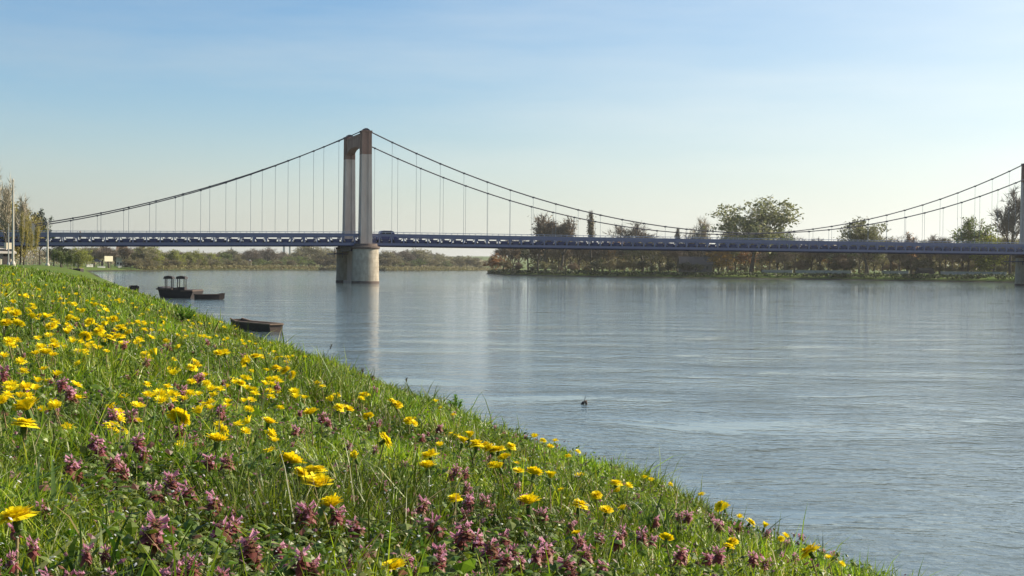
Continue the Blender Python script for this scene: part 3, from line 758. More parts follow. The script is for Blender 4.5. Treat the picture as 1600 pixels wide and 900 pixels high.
# kiosk with dark roof
x, y, z = pt(151, 400, 668); g = gz1(x, y); t = thing('shelter', 'small open shelter with a dark pyramid roof left of the billboard', 'shelter', (x, y, g))
m = MB(); m.add([(-2, -2, 2.5), (2, -2, 2.5), (2, 2, 2.5), (-2, 2, 2.5), (0, 0, 4.2)], [(0, 1, 4), (1, 2, 4), (2, 3, 4), (3, 0, 4), (3, 2, 1, 0)]); m.build('roof', slate, t)
for a in (-1.7, 1.7):
    for c in (-1.7, 1.7):
        m = MB(); m.box(a - .12, a + .12, c - .12, c + .12, -.2, 2.5); m.build('post', wood_d, t)
# far chimneys and spire
for px, yt, lb in ((443.5, 383, 'left one of two thin pale chimneys on the far skyline'), (453, 382, 'right one of two thin pale chimneys on the far skyline')):
    x, y, z = pt(px, yt, 1500); m = MB(); g = gz1(x, y)
    t = thing('chimney_stack', lb, 'chimney', (x, y, g)); h = z - g
    m.lathe([(1.7, -1), (1.35, h * .6), (1.2, h - .6), (1.45, h - .6), (1.45, h)], 16); m.build('stack', new_mat('pale_concrete', (.42, .42, .42), .9), t)
x, y, z = pt(361, 385, 1500); g = gz1(x, y); t = thing('church_tower', 'thin dark church spire on the far skyline', 'church', (x, y, g)); h = z - g
m = MB(); m.box(-1.6, 1.6, -1.6, 1.6, -1, h * .62); m.build('tower', new_mat('grey_church_stone', (.25, .24, .22), .9), t)
m = MB(); m.add([(-1.8, -1.8, h * .62), (1.8, -1.8, h * .62), (1.8, 1.8, h * .62), (-1.8, 1.8, h * .62), (0, 0, h)], [(0, 1, 4), (1, 2, 4), (2, 3, 4), (3, 0, 4), (3, 2, 1, 0)]); m.build('spire', slate, t)
# poles of the left promenade
def pole(label, px, ytop, Z, r, mat, name='pole', lamp=False):
    x, y, z = pt(px, ytop, Z); g = gz1(x, y); t = thing(name, label, 'pole', (x, y, g)); h = z - g
    m = MB(); m.tube([(0, 0, -.2), (0, 0, h * .5), (0, 0, h)], [r, r * .85, r * .5], 10); m.build('shaft', mat, t)
    m = MB(); m.lathe([(r * 2, -.1), (r * 2, .12), (r * 1.2, .3)], 12); m.build('base_collar', mat, t)
    if lamp:
        m = MB(); m.tube([(0, 0, h - .05), (.5, 0, h + .12), (.9, 0, h + .1)], .04, 6); m.box(.6, 1.1, -.1, .1, h + .04, h + .14); m.build('lamp_head', mat, t)
    else:
        m = MB(); m.lathe([(r * .5, h), (r * .8, h + r), (r * .1, h + r * 2.5)], 10); m.build('finial', mat, t)
pole('tall pale pole rising from the left bank above the bridge deck', 20, 284, 92, .085, metal, 'flagpole')
pole('short grey pole in front of the left end of the bridge', 74, 350, 150, .11, metal, 'pole')
pole('thin grey pole left of the tall pale pole', 13, 352, 130, .06, metal_g, 'pole')
# bright wooden post standing in the grass
# ------------------------------------------------------------------ boats
def punt(label, px, py, Z, Lg, wd, hh, ang, mats, name='wooden_boat', cat='boat'):
    """flat bottomed river punt, bow lifted; origin at the waterline of its near corner"""
    x, y = (px - 800) * Z / F, Z
    t = thing(name, label, cat, (x, y, 0), ang)
    st = [(0, .82, .0), (.12, .94, -.02), (.5, 1, -.05), (.8, .93, .0), (1, .72, .22)]
    m = MB(); k = []
    for u, ws, lift in st:
        b0 = -.16 + max(lift, -.04) * 1.1; tp = hh + (max(lift, 0)) * .5
        k.append([(u * Lg, -wd / 2 * ws * .82, b0), (u * Lg, -wd / 2 * ws, tp), (u * Lg, -wd / 2 * ws + .06, tp), (u * Lg, -wd / 2 * ws * .82 + .06, b0 + .06),
                  (u * Lg, wd / 2 * ws * .82 - .06, b0 + .06), (u * Lg, wd / 2 * ws - .06, tp), (u * Lg, wd / 2 * ws, tp), (u * Lg, wd / 2 * ws * .82, b0)])
    vs = [v for r_ in k for v in r_]; fs = []
    for i in range(len(st) - 1):
        for j in range(8): fs.append((i * 8 + j, i * 8 + (j + 1) % 8, (i + 1) * 8 + (j + 1) % 8, (i + 1) * 8 + j))
    e = (len(st) - 1) * 8
    for b_ in (0, e): fs += [(b_ + 0, b_ + 1, b_ + 6, b_ + 7)]
    m.add(vs, fs); m.build('hull', mats[0], t)
    g = MB()
    for sg in (-1, 1):
        g.tube([(u * Lg, sg * wd / 2 * ws, hh + max(lift, 0) * .5 + .02) for u, ws, lift in st], .045, 5)
    g.box(-.05, .02, -wd / 2 * .84, wd / 2 * .84, hh - .02, hh + .05); g.build('gunwale', mats[1], t)
    for u in (.22, .5, .76):
        b = MB(); b.box(u * Lg - .14, u * Lg + .14, -wd / 2 * .9, wd / 2 * .9, hh - .12, hh - .07); b.build('thwart', mats[1], t)
    return t
RD = math.atan2(1, -.317)
punt('red brown flat wooden punt moored at the grassy bank in front of the bridge', 432, 522, 66, 4.6, .85, .34, RD + .30, (wood_r, wood_l))
punt('small dark punt peeping over the grass left of the canopied boat', 211, 456, 160, 4.5, 1.05, .55, RD, (wood_d, wood_d))
punt('low dark punt moored against the right side of the canopied boat', 305, 469, 127, 2.6, 1.0, .42, RD - 1.45, (wood_d, wood_d))
x, y = (276 - 800) * 132 / F, 132
t = thing('canopied_boat', 'dark flat river boat with two small roofed cabins moored off the bank', 'boat', (x, y, 0), 0)
m = MB()
m.prism([(-1.55, 1.05), (-1.35, .2), (-1.2, -.25), (1.45, -.25), (1.6, .25), (1.75, .62), (.9, .78), (-.7, .72)], -1.0, 3.6); m.build('hull', wood_d, t)
m = MB(); m.box(-1.66, -.2, -1.08, 3.6, .78, .92); m.box(.6, 1.72, -1.06, 3.5, .62, .76); m.build('rub_rail', wood_r, t)
def cabin(x0, x1, y0, y1, zb, zt, solid):
    c = bpy.data.objects.new('cabin', None); COL.objects.link(c); c.parent = t
    m = MB(); m.prism([(x0 - .1, zt), (x1 + .1, zt), (x1 + .02, zt + .22), ((x0 + x1) / 2, zt + .3), (x0 - .02, zt + .22)], y0 - .12, y1 + .12); m.build('cabin_roof', wood_d, c)
    for a in (x0 + .06, x1 - .06):
        for e in (y0 + .06, y1 - .06):
            m = MB(); m.box(a - .035, a + .035, e - .035, e + .035, zb, zt); m.build('corner_post', wood_d, c)
    m = MB(); m.box(x0, x1, y0, y0 + .05, zb, solid); m.box(x0, x1, y1 - .05, y1, zb, solid); m.box(x0, x0 + .05, y0 + .05, y1 - .05, zb, solid); m.box(x1 - .05, x1, y0 + .05, y1 - .05, zb, solid)
    m.build('cabin_wall', wood_d, c)
cabin(-1.0, -.30, -.6, .15, .72, 1.78, .85)
cabin(.16, .88, -.6, .3, .72, 1.78, 1.02)
m = MB(); m.box(-.35, .25, -.7, .1, .7, .98); m.build('deck_locker', wood_r, t)
x, y = (119 - 800) * 330 / F, 330
punt('brown boat drawn up on the bank where the grass meets the far meadow', 128, 421, 335, 7, 2.0, .9, 2.9, (wood_d, wood_l)).location.z = gz1((128 - 800) * 335 / F, 335) + .1
# snag in the river
x, y = (915 - 800) * 32.1 / F, 32.1
t = thing('driftwood_snag', 'small brown driftwood stub with a twig sticking out of the river', 'driftwood', (x, y, 0))
m = MB(); m.tube([(-.12, .05, -.1), (-.03, 0, .03), (.03, 0, .07), (.06, .02, -.08)], [.025, .038, .03, .03], 8); m.build('stub', wood_r, t, smooth=True)
m = MB(); m.tube([(0, 0, .05), (.005, 0, .13), (.025, 0, .2)], [.006, .005, .003], 5); m.tube([(.005, 0, .12), (.035, 0, .17)], [.004, .002], 4); m.build('twig', wood_d, t)

# ------------------------------------------------------------------ traffic on the deck
def car(label, s, tt, Lg, wd, hh, mat, z0=7.72, name='car', cat='car', parent_loc=True, loc=None, rz=None):
    if loc is None:
        M = Matrix.Translation(P0) @ Matrix.Rotation(TH, 4, 'Z'); p = M @ Vector((s, tt, z0 + dz(s))); rz = TH
    else: p = loc
    t = thing(name, label, cat, p, rz)
    a = Lg / 2; pr = [(-a, .35), (-a + .05, .85), (-a + .6, .98), (-a + 1.1, hh - .08), (-a + 1.5, hh), (a - 1.2, hh), (a - .75, hh - .15), (a - .3, .98), (a, .8), (a, .35)]
    m = MB(); m.prism(pr, -wd / 2, wd / 2); m.build('body', mat, t)
    for e in (-wd / 2 - .006, wd / 2 + .006):
        m = MB(); m.prism([(-a + 1.0, 1.02), (-a + 1.35, hh - .14), (a - 1.2, hh - .14), (a - .8, 1.02)], e - .005, e + .005); m.build('side_window', glassm, t)
    for xx in (-a + .8, a - .8):
        for e in (-wd / 2 + .1, wd / 2 - .1):
            m = MB()
            k = 14; vs = [(xx + .33 * math.cos(6.283 * i / k), e + d, .33 + .33 * math.sin(6.283 * i / k)) for d in (-.11, .11) for i in range(k)]
            m.add(vs, [tuple(range(k)), tuple(range(k, 2 * k))[::-1]] + [(i, (i + 1) % k, (i + 1) % k + k, i + k) for i in range(k)]); m.build('wheel', darkst, t)
    return t
car('dark blue van driving over the deck just right of the main pylon', 5.1, 5.2, 4.2, 1.75, 2.1, new_mat('dark_blue_car_paint', (.05, .06, .17), .3), name='van', cat='van')
px_ = 1444; Zc = shore_r(px_) + 30; xc = (px_ - 800) * Zc / F
car('dark vehicle parked behind the right bank lawn in front of the trees', 0, 0, 6.8, 2.0, 2.2, new_mat('black_car_paint', (.02, .02, .025), .3), loc=(xc, Zc, gz1(xc, Zc)), rz=-.1, name='van', cat='van')
# pedestrian on the footway
skin = new_mat('skin', (.45, .28, .2), .7); cloth = new_mat('dark_coat_cloth', (.03, .03, .045), .9); hair = new_mat('dark_hair', (.02, .015, .01), .8)
M = Matrix.Translation(P0) @ Matrix.Rotation(TH, 4, 'Z'); p = M @ Vector((-49.7, 1.0, 7.68 + dz(-49.7)))
t = thing('person', 'person in a dark coat walking along the bridge deck near its left end', 'person', p, TH)
pe = bpy.data.meshes.new('body')
vv = [(0, 0, .95), (0, 0, 1.2), (0, 0, 1.42), (0, 0, 1.52), (0, 0, 1.66), (.02, .09, .9), (.13, .09, .5), (.22, .09, .08), (.32, .09, .03), (-.0, -.09, .9), (-.1, -.09, .5), (-.25, -.09, .12), (-.16, -.09, .04),
      (0, .2, 1.4), (-.08, .25, 1.13), (.02, .26, .88), (.06, .26, .78), (0, -.2, 1.4), (.1, -.25, 1.13), (.2, -.26, .9), (.24, -.26, .8)]
ee = [(0, 1), (1, 2), (2, 3), (3, 4), (0, 5), (5, 6), (6, 7), (7, 8), (0, 9), (9, 10), (10, 11), (11, 12), (2, 13), (13, 14), (14, 15), (15, 16), (2, 17), (17, 18), (18, 19), (19, 20)]
rr = [.16, .15, .15, .065, .11, .1, .07, .05, .04, .1, .07, .05, .04, .075, .055, .04, .035, .075, .055, .04, .035]
pe.from_pydata(vv, ee, []); po = link('body', pe, t); pe.materials.append(cloth)
sm_ = po.modifiers.new('skin', 'SKIN'); sv = pe.skin_vertices[0].data
for i, r_ in enumerate(rr): sv[i].radius = (r_, r_ * (.75 if i < 3 else 1))
sv[0].use_root = True
ss_ = po.modifiers.new('sub', 'SUBSURF'); ss_.levels = 1; ss_.render_levels = 1
m = MB(); m.lathe([(.02, 1.5), (.075, 1.54), (.095, 1.62), (.1, 1.68), (.08, 1.76), (.02, 1.79)], 12); m.build('head', skin, t, smooth=True)
m = MB(); m.lathe([(.105, 1.66), (.115, 1.7), (.095, 1.78), (.02, 1.815)], 12, (-.015, 0)); m.build('hair', hair, t, smooth=True)

# ------------------------------------------------------------------ haze
hm = bpy.data.materials.new('haze'); hm.use_nodes = True; n = hm.node_tree; n.nodes.clear()
ho = n.nodes.new('ShaderNodeOutputMaterial'); hv = n.nodes.new('ShaderNodeVolumePrincipled')
hv.inputs['Color'].default_value = (.93, .92, .88, 1); hv.inputs['Density'].default_value = HAZE; hv.inputs['Anisotropy'].default_value = .35
n.links.new(hv.outputs[0], ho.inputs['Volume'])
m = MB(); m.box(-13000, 13000, -13000, 13000, -4, 75); m.build('haze', hm, kind='stuff', label='thin pale haze over the river valley')
S.cycles.volume_bounces = 0; S.cycles.volume_max_steps = 64
# ------------------------------------------------------------------ grass of the near bank (uncountable)
grassm = leaf_mat('grass_blade', None, trans=.5, rough=.45, spec=.16)
rg = np.random.default_rng(11)
def sample_bank(N, r0, r1, qmin=-9, qmax=5.4, amax=27):
    a = np.radians(rg.uniform(-amax, amax, N)); r = np.exp(rg.uniform(math.log(r0), math.log(r1), N))
    x = r * np.sin(a); y = r * np.cos(a); q = x + .317 * y
    k = (q > qmin) & (q < qmax); return x[k], y[k], r[k], q[k]
def palette(n, cols, wts):
    c = np.array(cols)[rg.choice(len(cols), n, p=np.array(wts) / np.sum(wts))]
    return c * (1 + rg.normal(0, .16, (n, 1))) * (1 + rg.normal(0, .06, (n, 3)))
def blades(x, y, h, w_, lean, cols, twist=None):
    n_ = len(x); z = gz(x, y) - .012
    a = rg.uniform(0, 6.283, n_); dx, dy = np.cos(a), np.sin(a)
    s_ = rg.uniform(0, 6.283, n_); sx, sy = np.cos(s_), np.sin(s_)
    V = np.zeros((n_, 7, 3))
    for i, (t_, wf) in enumerate(((0, .8), (.38, 1), (.74, .62), (1, 0))):
        cx = x + dx * h * lean * t_ ** 2; cy = y + dy * h * lean * t_ ** 2; cz = z + h * (t_ - .38 * lean * t_ ** 2.2)
        if i < 3:
            V[:, 2 * i] = np.stack([cx - sx * w_ * wf / 2, cy - sy * w_ * wf / 2, cz], -1)
            V[:, 2 * i + 1] = np.stack([cx + sx * w_ * wf / 2, cy + sy * w_ * wf / 2, cz], -1)
        else: V[:, 6] = np.stack([cx, cy, cz], -1)
    b_ = np.arange(n_)[:, None] * 7
    F4 = np.concatenate([b_ + [0, 1, 3, 2], b_ + [2, 3, 5, 4]]); F3 = b_ + [4, 5, 6]
    C = np.repeat(cols[:, None, :], 7, 1)
    return V.reshape(-1, 3), F4, F3, C.reshape(-1, 3)
GC = [(.155, .25, .012), (.23, .335, .014), (.075, .14, .012), (.30, .36, .03), (.50, .44, .22)]
x, y, r, q = sample_bank(430000, .75, 60)
pat = vnoise(x * 1.3, y * 1.3, 21); pat2 = vnoise(x * 4.5, y * 4.5, 22)
keep = rg.random(len(x)) < np.clip(.25 + 1.3 * pat2, 0, 1)
x, y, r, q, pat, pat2 = [v[keep] for v in (x, y, r, q, pat, pat2)]
h = (.022 + .17 * np.clip(pat - .2, 0, 1) * pat2 + .045 * rg.random(len(x)) ** 2) * (1 + .25 * np.clip(r / 20, 0, 1))
h = np.where(rg.random(len(x)) < .03, h * 1.7, h)
strip = np.clip((q - 2.2) / 1.0, 0, 1)
tuft = np.clip((vnoise(x * 3.5 + 9, y * 1.6, 61) - .55) * 3, 0, 1)
h = h * (1 + tuft * (.5 + .5 * strip))
cols = palette(len(x), GC, [4, 3, 3, 1.2, .55])
cols = cols * (1 - strip[:, None]) + palette(len(x), [(.17, .27, .015), (.22, .31, .02), (.13, .21, .012)], [3, 2, 2]) * strip[:, None]
tone = vnoise(x * 2.4, y * 2.4, 71)[:, None]; cols = cols * (.35 + 1.25 * tone) * np.where(rg.random((len(x), 1)) < .25, .5, 1.0) ; yl = np.clip((vnoise(x * .9, y * .9, 72) - .5) * 2, 0, 1)[:, None]; cols = cols * (1 + yl * np.array([.35, .05, 0]))
cols = np.clip(cols, .005, .6)
V, F4, F3, C = blades(x, y, h, .0022 + .00055 * r * (.7 + .6 * rg.random(len(x))), rg.uniform(.1, 1.0, len(x)), cols)
link('grass', mesh_np('grass', V, F4, F3, C, [grassm]), label='short spring grass covering the near river bank', cat='grass', kind='stuff')
x, y, r, q = sample_bank(5200, .8, 6, qmax=2.8)
k_ = rg.random(len(x)) < np.clip((vnoise(x * 1.8 + 3, y * 1.8, 81) - .4) * 4, .03, 1); x, y, r = x[k_], y[k_], r[k_]
V, F4, F3, C = blades(x, y, rg.uniform(.06, .15, len(x)), rg.uniform(.005, .011, len(x)), rg.uniform(.3, 1.1, len(x)), np.clip(palette(len(x), [(.07, .14, .015), (.12, .21, .02), (.045, .085, .012), (.26, .30, .12)], [4, 3, 3, 1]), .005, .5))
link('coarse_grass', mesh_np('coarse_grass', V, F4, F3, C, [grassm]), label='coarse broad bladed grass standing in clumps in the near turf', cat='grass', kind='stuff')
# small round and oval leaves between the blades (nettle, clover, dandelion rosettes)
def leaves(N, r0, r1, cols, wts, size, hmax, qmax=5.2, seed=0, clump=True, name='ground_cover', label='', pw=1.2):
    x, y, r, q = sample_bank(N, r0, r1, qmax=qmax)
    p_ = vnoise(x * 3.1, y * 3.1, 31 + seed); keep = rg.random(len(x)) < np.clip((p_ - .25) * 2, .05, 1)
    x, y, r = x[keep], y[keep], r[keep]; n_ = len(x)
    z = gz(x, y) + hmax * rg.random(n_) ** pw
    c = np.stack([x, y, z], -1)
    a = rg.uniform(0, 6.283, n_); tl = rg.normal(.1, .45, n_)
    d = np.stack([np.cos(a) * np.cos(tl), np.sin(a) * np.cos(tl), np.sin(tl)], -1)
    sd = np.stack([-np.sin(a), np.cos(a), rg.normal(0, .35, n_)], -1)
    up = np.cross(d, sd); up /= np.linalg.norm(up, axis=1)[:, None]
    s_ = (size * (.5 + rg.random(n_)) + .0006 * r)[:, None]; wd = s_ * rg.uniform(.28, .5, (n_, 1))
    V = np.stack([c, c + d * s_ * .45 + sd * wd - up * s_ * .04, c + d * s_ * 1.0 - up * s_ * .18, c + d * s_ * .45 - sd * wd - up * s_ * .04, c + d * s_ * .5 + up * s_ * .08], 1)
    b_ = np.arange(n_)[:, None] * 5
    F3 = np.concatenate([b_ + [0, 1, 4], b_ + [1, 2, 4], b_ + [2, 3, 4], b_ + [3, 0, 4]])
    C = np.repeat(np.clip(palette(n_, cols, wts), .004, .7)[:, None, :], 5, 1).reshape(-1, 3)
    link(name, mesh_np(name, V.reshape(-1, 3), None, F3, C, [grassm]), label=label, cat='ground cover', kind='stuff')
leaves(90000, .75, 22, [(.075, .13, .012), (.13, .20, .016), (.20, .25, .05), (.19, .09, .06)], [4, 3, 1.4, .4], .016, .10, qmax=3.2, name='leafy_ground_cover', label='small dark green herb leaves growing between the grass blades')
leaves(16000, .8, 10, [(.11, .19, .015), (.16, .24, .02), (.07, .12, .015)], [3, 2, 2], .034, .07, qmax=3.0, seed=5, name='broad_leaf_ground_cover', label='broad bright green leaves of meadow herbs among the grass', pw=1.6)
leaves(9000, .9, 12, [(.72, .74, .70), (.55, .58, .5)], [3, 1], .0045, .13, qmax=3.0, seed=7, name='tiny_white_blossoms', label='tiny white blossoms scattered among the grass')
leaves(14000, .9, 20, [(.20, .07, .10), (.26, .12, .15), (.3, .2, .13)], [3, 2, 1], .009, .12, qmax=3.4, seed=17, name='reddish_herb_tips', label='small reddish herb tips scattered among the grass')

# ------------------------------------------------------------------ flowers
yel = leaf_mat('dandelion_yellow', (.88, .75, .010), .03, .35, (.86, .64, .008), spec=.05)
bract = leaf_mat('dandelion_green', (.10, .16, .03), .2, .3)
stemm = leaf_mat('pale_reddish_stem', (.26, .24, .10), .2, .3, (.26, .15, .09))
purp = leaf_mat('maroon_nettle_leaf', (.20, .045, .055), .4, .35, (.14, .07, .03), spec=.12)
purg = leaf_mat('green_nettle_leaf', (.11, .16, .04), .25, .45)
pink = leaf_mat('pink_nettle_blossom', (.70, .40, .49), .25, .45, (.38, .13, .21), spec=.05)
def dandelion_head(seed, layers=((26, 1.0, .14), (26, .93, .36), (24, .82, .6), (20, .68, .85), (16, .52, 1.05), (10, .4, 1.3)), Rr=.020):
    rd = random.Random(seed); m = MB()
    for n_, rf, el in layers:
        for i in range(n_):
            a = 6.283 * (i + rd.uniform(-.3, .3)) / n_; L_ = Rr * rf * rd.uniform(.88, 1.1); e = el * rd.uniform(.8, 1.2)
            d = Vector((math.cos(a) * math.cos(e), math.sin(a) * math.cos(e), math.sin(e) * .8)); s_ = Vector((-math.sin(a), math.cos(a), 0))
            wv = Rr * .135 * (.7 + .5 * rf); b0 = Vector((0, 0, .002)) + d * L_ * .12
            tip = b0 + d * L_ + Vector((0, 0, -.1 * L_ if el < .3 else 0)); mid = b0 + d * L_ * .6 + Vector((0, 0, .06 * L_))
            m.add([b0 - s_ * wv * .4, b0 + s_ * wv * .4, mid + s_ * wv, mid - s_ * wv, tip + s_ * wv * .75, tip - s_ * wv * .75], [(0, 1, 2, 3), (3, 2, 4, 5)])
    return m
def bracts():
    m = MB(); m.lathe([(.002, -.009), (.0042, -.007), (.005, -.001), (.004, .002)], 9)
    for i in range(11):
        a = 6.283 * i / 11; d = Vector((math.cos(a), math.sin(a), 0)); s_ = Vector((-math.sin(a), math.cos(a), 0)) * .0016
        b0 = d * .005 + Vector((0, 0, -.008)); m.add([b0 - s_, b0 + s_, d * .011 + Vector((0, 0, -.013))], [(0, 1, 2)])
    return m
HV = [dandelion_head(1).mesh('flower_head', [yel]), dandelion_head(2, ((24, 1, .3), (22, .92, .55), (20, .8, .8), (16, .66, 1.0), (10, .5, 1.25))).mesh('flower_head', [yel]),
      dandelion_head(3, ((26, 1.0, .03), (24, .94, .25), (22, .84, .5), (18, .7, .78), (14, .5, 1.05))).mesh('flower_head', [yel]),
      dandelion_head(6, ((18, .95, .8), (16, .85, 1.0), (10, .7, 1.2))).mesh('flower_head', [yel])]
HL = [dandelion_head(4, ((14, 1, .2), (12, .85, .55), (9, .65, .95))).mesh('flower_head', [yel]), dandelion_head(5, ((13, 1, .4), (10, .85, .8), (6, .6, 1.2))).mesh('flower_head', [yel])]
BM = bracts().mesh('bracts', [bract])
def stem_mesh(seed, h=.1, r=.0019):
    rd = random.Random(seed); bx_, by_ = rd.uniform(-.02, .02), rd.uniform(-.02, .02); m = MB()
    m.tube([(-bx_, -by_, -h), (-bx_ * .8, -by_ * .8, -h * .6), (-bx_ * .3, -by_ * .3, -h * .25), (0, 0, -.008)], [r * 1.1, r, r * .95, r], 6, cap=False); return m.mesh('stem', [stemm], True)
SM = [stem_mesh(i) for i in range(4)]
def put_dandelion(x, y, hh, sc, label, group, rd, lod=False):
    g = gz1(x, y)
    o = thing('dandelion', label, 'flower', (x, y, g), rd.uniform(0, 6.28), group)
    tx, ty = rd.gauss(.0, .3), rd.gauss(0, .3)
    hd = link('flower_head', rd.choice(HL if lod else HV), o); hd.location = (0, 0, hh); hd.scale = (sc, sc, sc * rd.uniform(1.1, 1.9))
    hd.rotation_euler = (tx, ty, rd.uniform(0, 6.28))
    st = link('stem', rd.choice(SM), o); st.location = (0, 0, hh); st.scale = (sc ** .5, sc ** .5, hh / .1 + .1)
    if not lod:
        b = link('bracts', BM, hd)
    return o
rd = random.Random(99)
DL = [(28,817,60),(45,645,48),(38,668,42),(72,557,40),(280,657,38),(340,694,42),(455,730,42),(487,748,34),(498,767,52),(522,798,38),(28,512,30),(105,525,28),(68,499,32),(5,635,28),(245,560,22),
 (155,522,20),(165,510,22),(178,503,22),(190,515,24),(203,524,20),(172,530,18),(186,531,20),(420,664,26),(488,650,26),(558,720,22),(601,692,28),(675,718,30),(670,735,30),(724,695,28),(746,700,26),(780,708,26),(791,722,24),
 (784,736,22),(836,745,26),(862,752,26),(714,787,24),(829,794,38),(908,795,28),(950,803,22),(978,800,20),(965,760,22),(971,772,20),(905,838,18),(1045,846,22),(1142,860,20),(1149,850,18),(1272,866,34),(620,893,38),
 (1130,793,22),(1136,797,18),(1175,820,18),(1198,828,16),(352,557,22),(342,556,16),(400,562,20),(386,570,16),(432,580,18),(447,583,18),(458,588,16),(520,630,18),(530,640,16),(545,645,16),(570,620,18),(565,627,14),(577,655,18),
 (614,630,16),(622,636,16),(640,660,16),(647,664,14),(300,577,18),(308,574,16),(376,602,16),(414,605,14),(438,600,14),(497,604,14),(505,606,12),(85,545,16),(20,475,14),(12,488,14),(40,465,12),(60,455,12),(72,447,12),(30,440,12),
 (95,470,14),(115,478,14),(130,490,14),(140,505,16),(110,500,16),(225,520,14),(235,530,14),(215,508,14),(260,535,12),(280,545,12),(165,488,12),(150,478,12),(120,462,10),(100,452,10),(50,432,10),(20,430,10),(8,448,12),(50,480,14),
 (25,495,18),(50,500,20),(10,508,18),(80,512,18),(133,528,18),(145,540,14),(60,530,14),(500,740,24),(470,745,24),(447,722,24),(1050,760,10),(1020,752,10),(985,765,14),(1010,748,10),(850,690,12),(838,686,12),(870,692,12),(862,700,12),
 (890,715,12),(905,710,10),(812,742,18),(800,700,16),(768,705,20),(735,690,20),(760,698,18),(690,700,14),(935,778,18),(880,770,14),(1300,880,14),(1320,885,12),(1230,840,12),(1225,846,12),(1160,812,14),(1100,775,12),(710,650,10),(690,640,10)]
nD = 0; taken = []
hand = {0: 'largest dandelion, at the left edge near the bottom corner', 1: 'big dandelion above its twin at the left edge, upper one of the pair', 2: 'big dandelion right under its twin at the left edge, lower one of the pair',
 3: 'large lone dandelion high on the left below the far cluster', 4: 'large dandelion leaning left in the middle of the left lawn', 5: 'large flat dandelion right of the pink flowers in the left lawn', 8: 'largest dandelion of the cluster in the lower middle left',
 9: 'dandelion just below the cluster in the lower middle left', 6: 'topmost dandelion of the cluster in the lower middle left', 47: 'dandelion cut by the bottom edge of the photo', 46: 'large dandelion nearest the water in the bottom right of the bank',
 40: 'upper dandelion of a close pair right of the middle', 36: 'wide flat dandelion alone in the lower middle', 35: 'dandelion partly hidden behind purple flowers in the lower middle', 26: 'upper one of two stacked dandelions in the centre of the bank', 27: 'lower one of two stacked dandelions in the centre of the bank',
 25: 'dandelion left of the two stacked ones in the centre of the bank', 24: 'small lone dandelion left of centre below the far row', 22: 'dandelion alone above the large flat one in the left lawn', 43: 'lone dandelion low on the right among purple flowers',
 13: 'dandelion half cut by the left edge above the big pair', 14: 'small dandelion alone right of the dense far cluster'}
def zone(px, py):
    a = 'left' if px < 400 else ('middle' if px < 800 else 'right')
    b = 'far' if py < 560 + .12 * px else ('middle' if py < 690 + .08 * px else 'near')
    return a, b
for i, (px, py, wp) in enumerate(DL):
    hh = .11 if py > 600 else .10
    hh *= rd.uniform(.9, 1.15)
    gxy = ray_ground(px, py, hh)
    if gxy is None: continue
    x, y = gxy; sc = min(max(wp * y / F / .040, .5), 1.45)
    a, b = zone(px, py)
    lb = hand.get(i) or f"yellow dandelion among others in the {b} part of the {a} side of the bank"
    put_dandelion(x, y, hh, sc, lb, f"dandelions in the {b} {a} part of the bank" if i not in hand else 'large dandelions', rd, lod=wp < 16); nD += 1
# scattered further dandelions up the bank
tries = 0; extra = []
while nD + len(extra) < 300 and tries < 9000:
    tries += 1
    a = R(rd.uniform(-24, 20) if tries % 3 == 0 else rd.uniform(-21, -9)); r = math.exp(rd.uniform(math.log(2.4), math.log(20))); x, y = r * math.sin(a), r * math.cos(a); q = x + .317 * y
    if q > 2.3 or q < -2.6: continue
    px = 800 + F * x / y
    dn = float(vnoise(np.array([x * 2.1]), np.array([y * 1.3]), 41)[0]); lim = .66 if px > 330 else .56
    if dn < lim or px < -20 : continue
    if y < 3.4 : continue
    extra.append((x, y))
for x, y in extra:
    hh = rd.uniform(.06, .11); px = 800 + F * x / y; py = yh(px) - (gz1(x, y) + hh - CH) * F / y
    a, b = zone(px, py)
    put_dandelion(x, y, hh, rd.uniform(.75, 1.15), f"yellow dandelion among others in the {b} part of the {a} side of the bank", f"dandelions in the {b} {a} part of the bank", rd, lod=True)

# the many small far dandelions beyond the nearest three hundred
Vs = []; Fs = []; o_ = 0; cnt = 0; tries = 0
srcs = []
for me in HL:
    v = np.empty(len(me.vertices) * 3, np.float32); me.vertices.foreach_get('co', v); srcs.append((v.reshape(-1, 3), np.array([list(p.vertices) for p in me.polygons])))
rgd = np.random.default_rng(77)
while cnt < 210 and tries < 20000:
    tries += 1
    a = R(rgd.uniform(-23, 19) if tries % 2 == 0 else rgd.uniform(-22, -8)); r = math.exp(rgd.uniform(math.log(4.2), math.log(24))); x, y = r * math.sin(a), r * math.cos(a); q = x + .317 * y
    if q > 2.6 or q < -2.8 or float(vnoise(np.array([x * 2.1 + 4]), np.array([y * 1.1]), 43)[0]) < (.52 if 800 + F * x / y < 330 else .62): continue
    v, f = srcs[cnt % 2]; sc = rgd.uniform(.8, 1.2); t1 = rgd.normal(0, .3); c1, s1 = math.cos(t1), math.sin(t1)
    w_ = v * np.array([sc, sc, sc * 1.6]); w_ = np.stack([w_[:, 0], w_[:, 1] * c1 - w_[:, 2] * s1, w_[:, 1] * s1 + w_[:, 2] * c1], -1)
    Vs.append(w_ + np.array([x, y, gz1(x, y) + rgd.uniform(.05, .11)])); Fs.append(f + o_); o_ += len(v); cnt += 1
link('dandelion_patches', mesh_np('dandelion_patches', np.concatenate(Vs), np.concatenate(Fs), mats=[yel]), label='patches of small far dandelions up the bank', cat='flowers', kind='stuff')

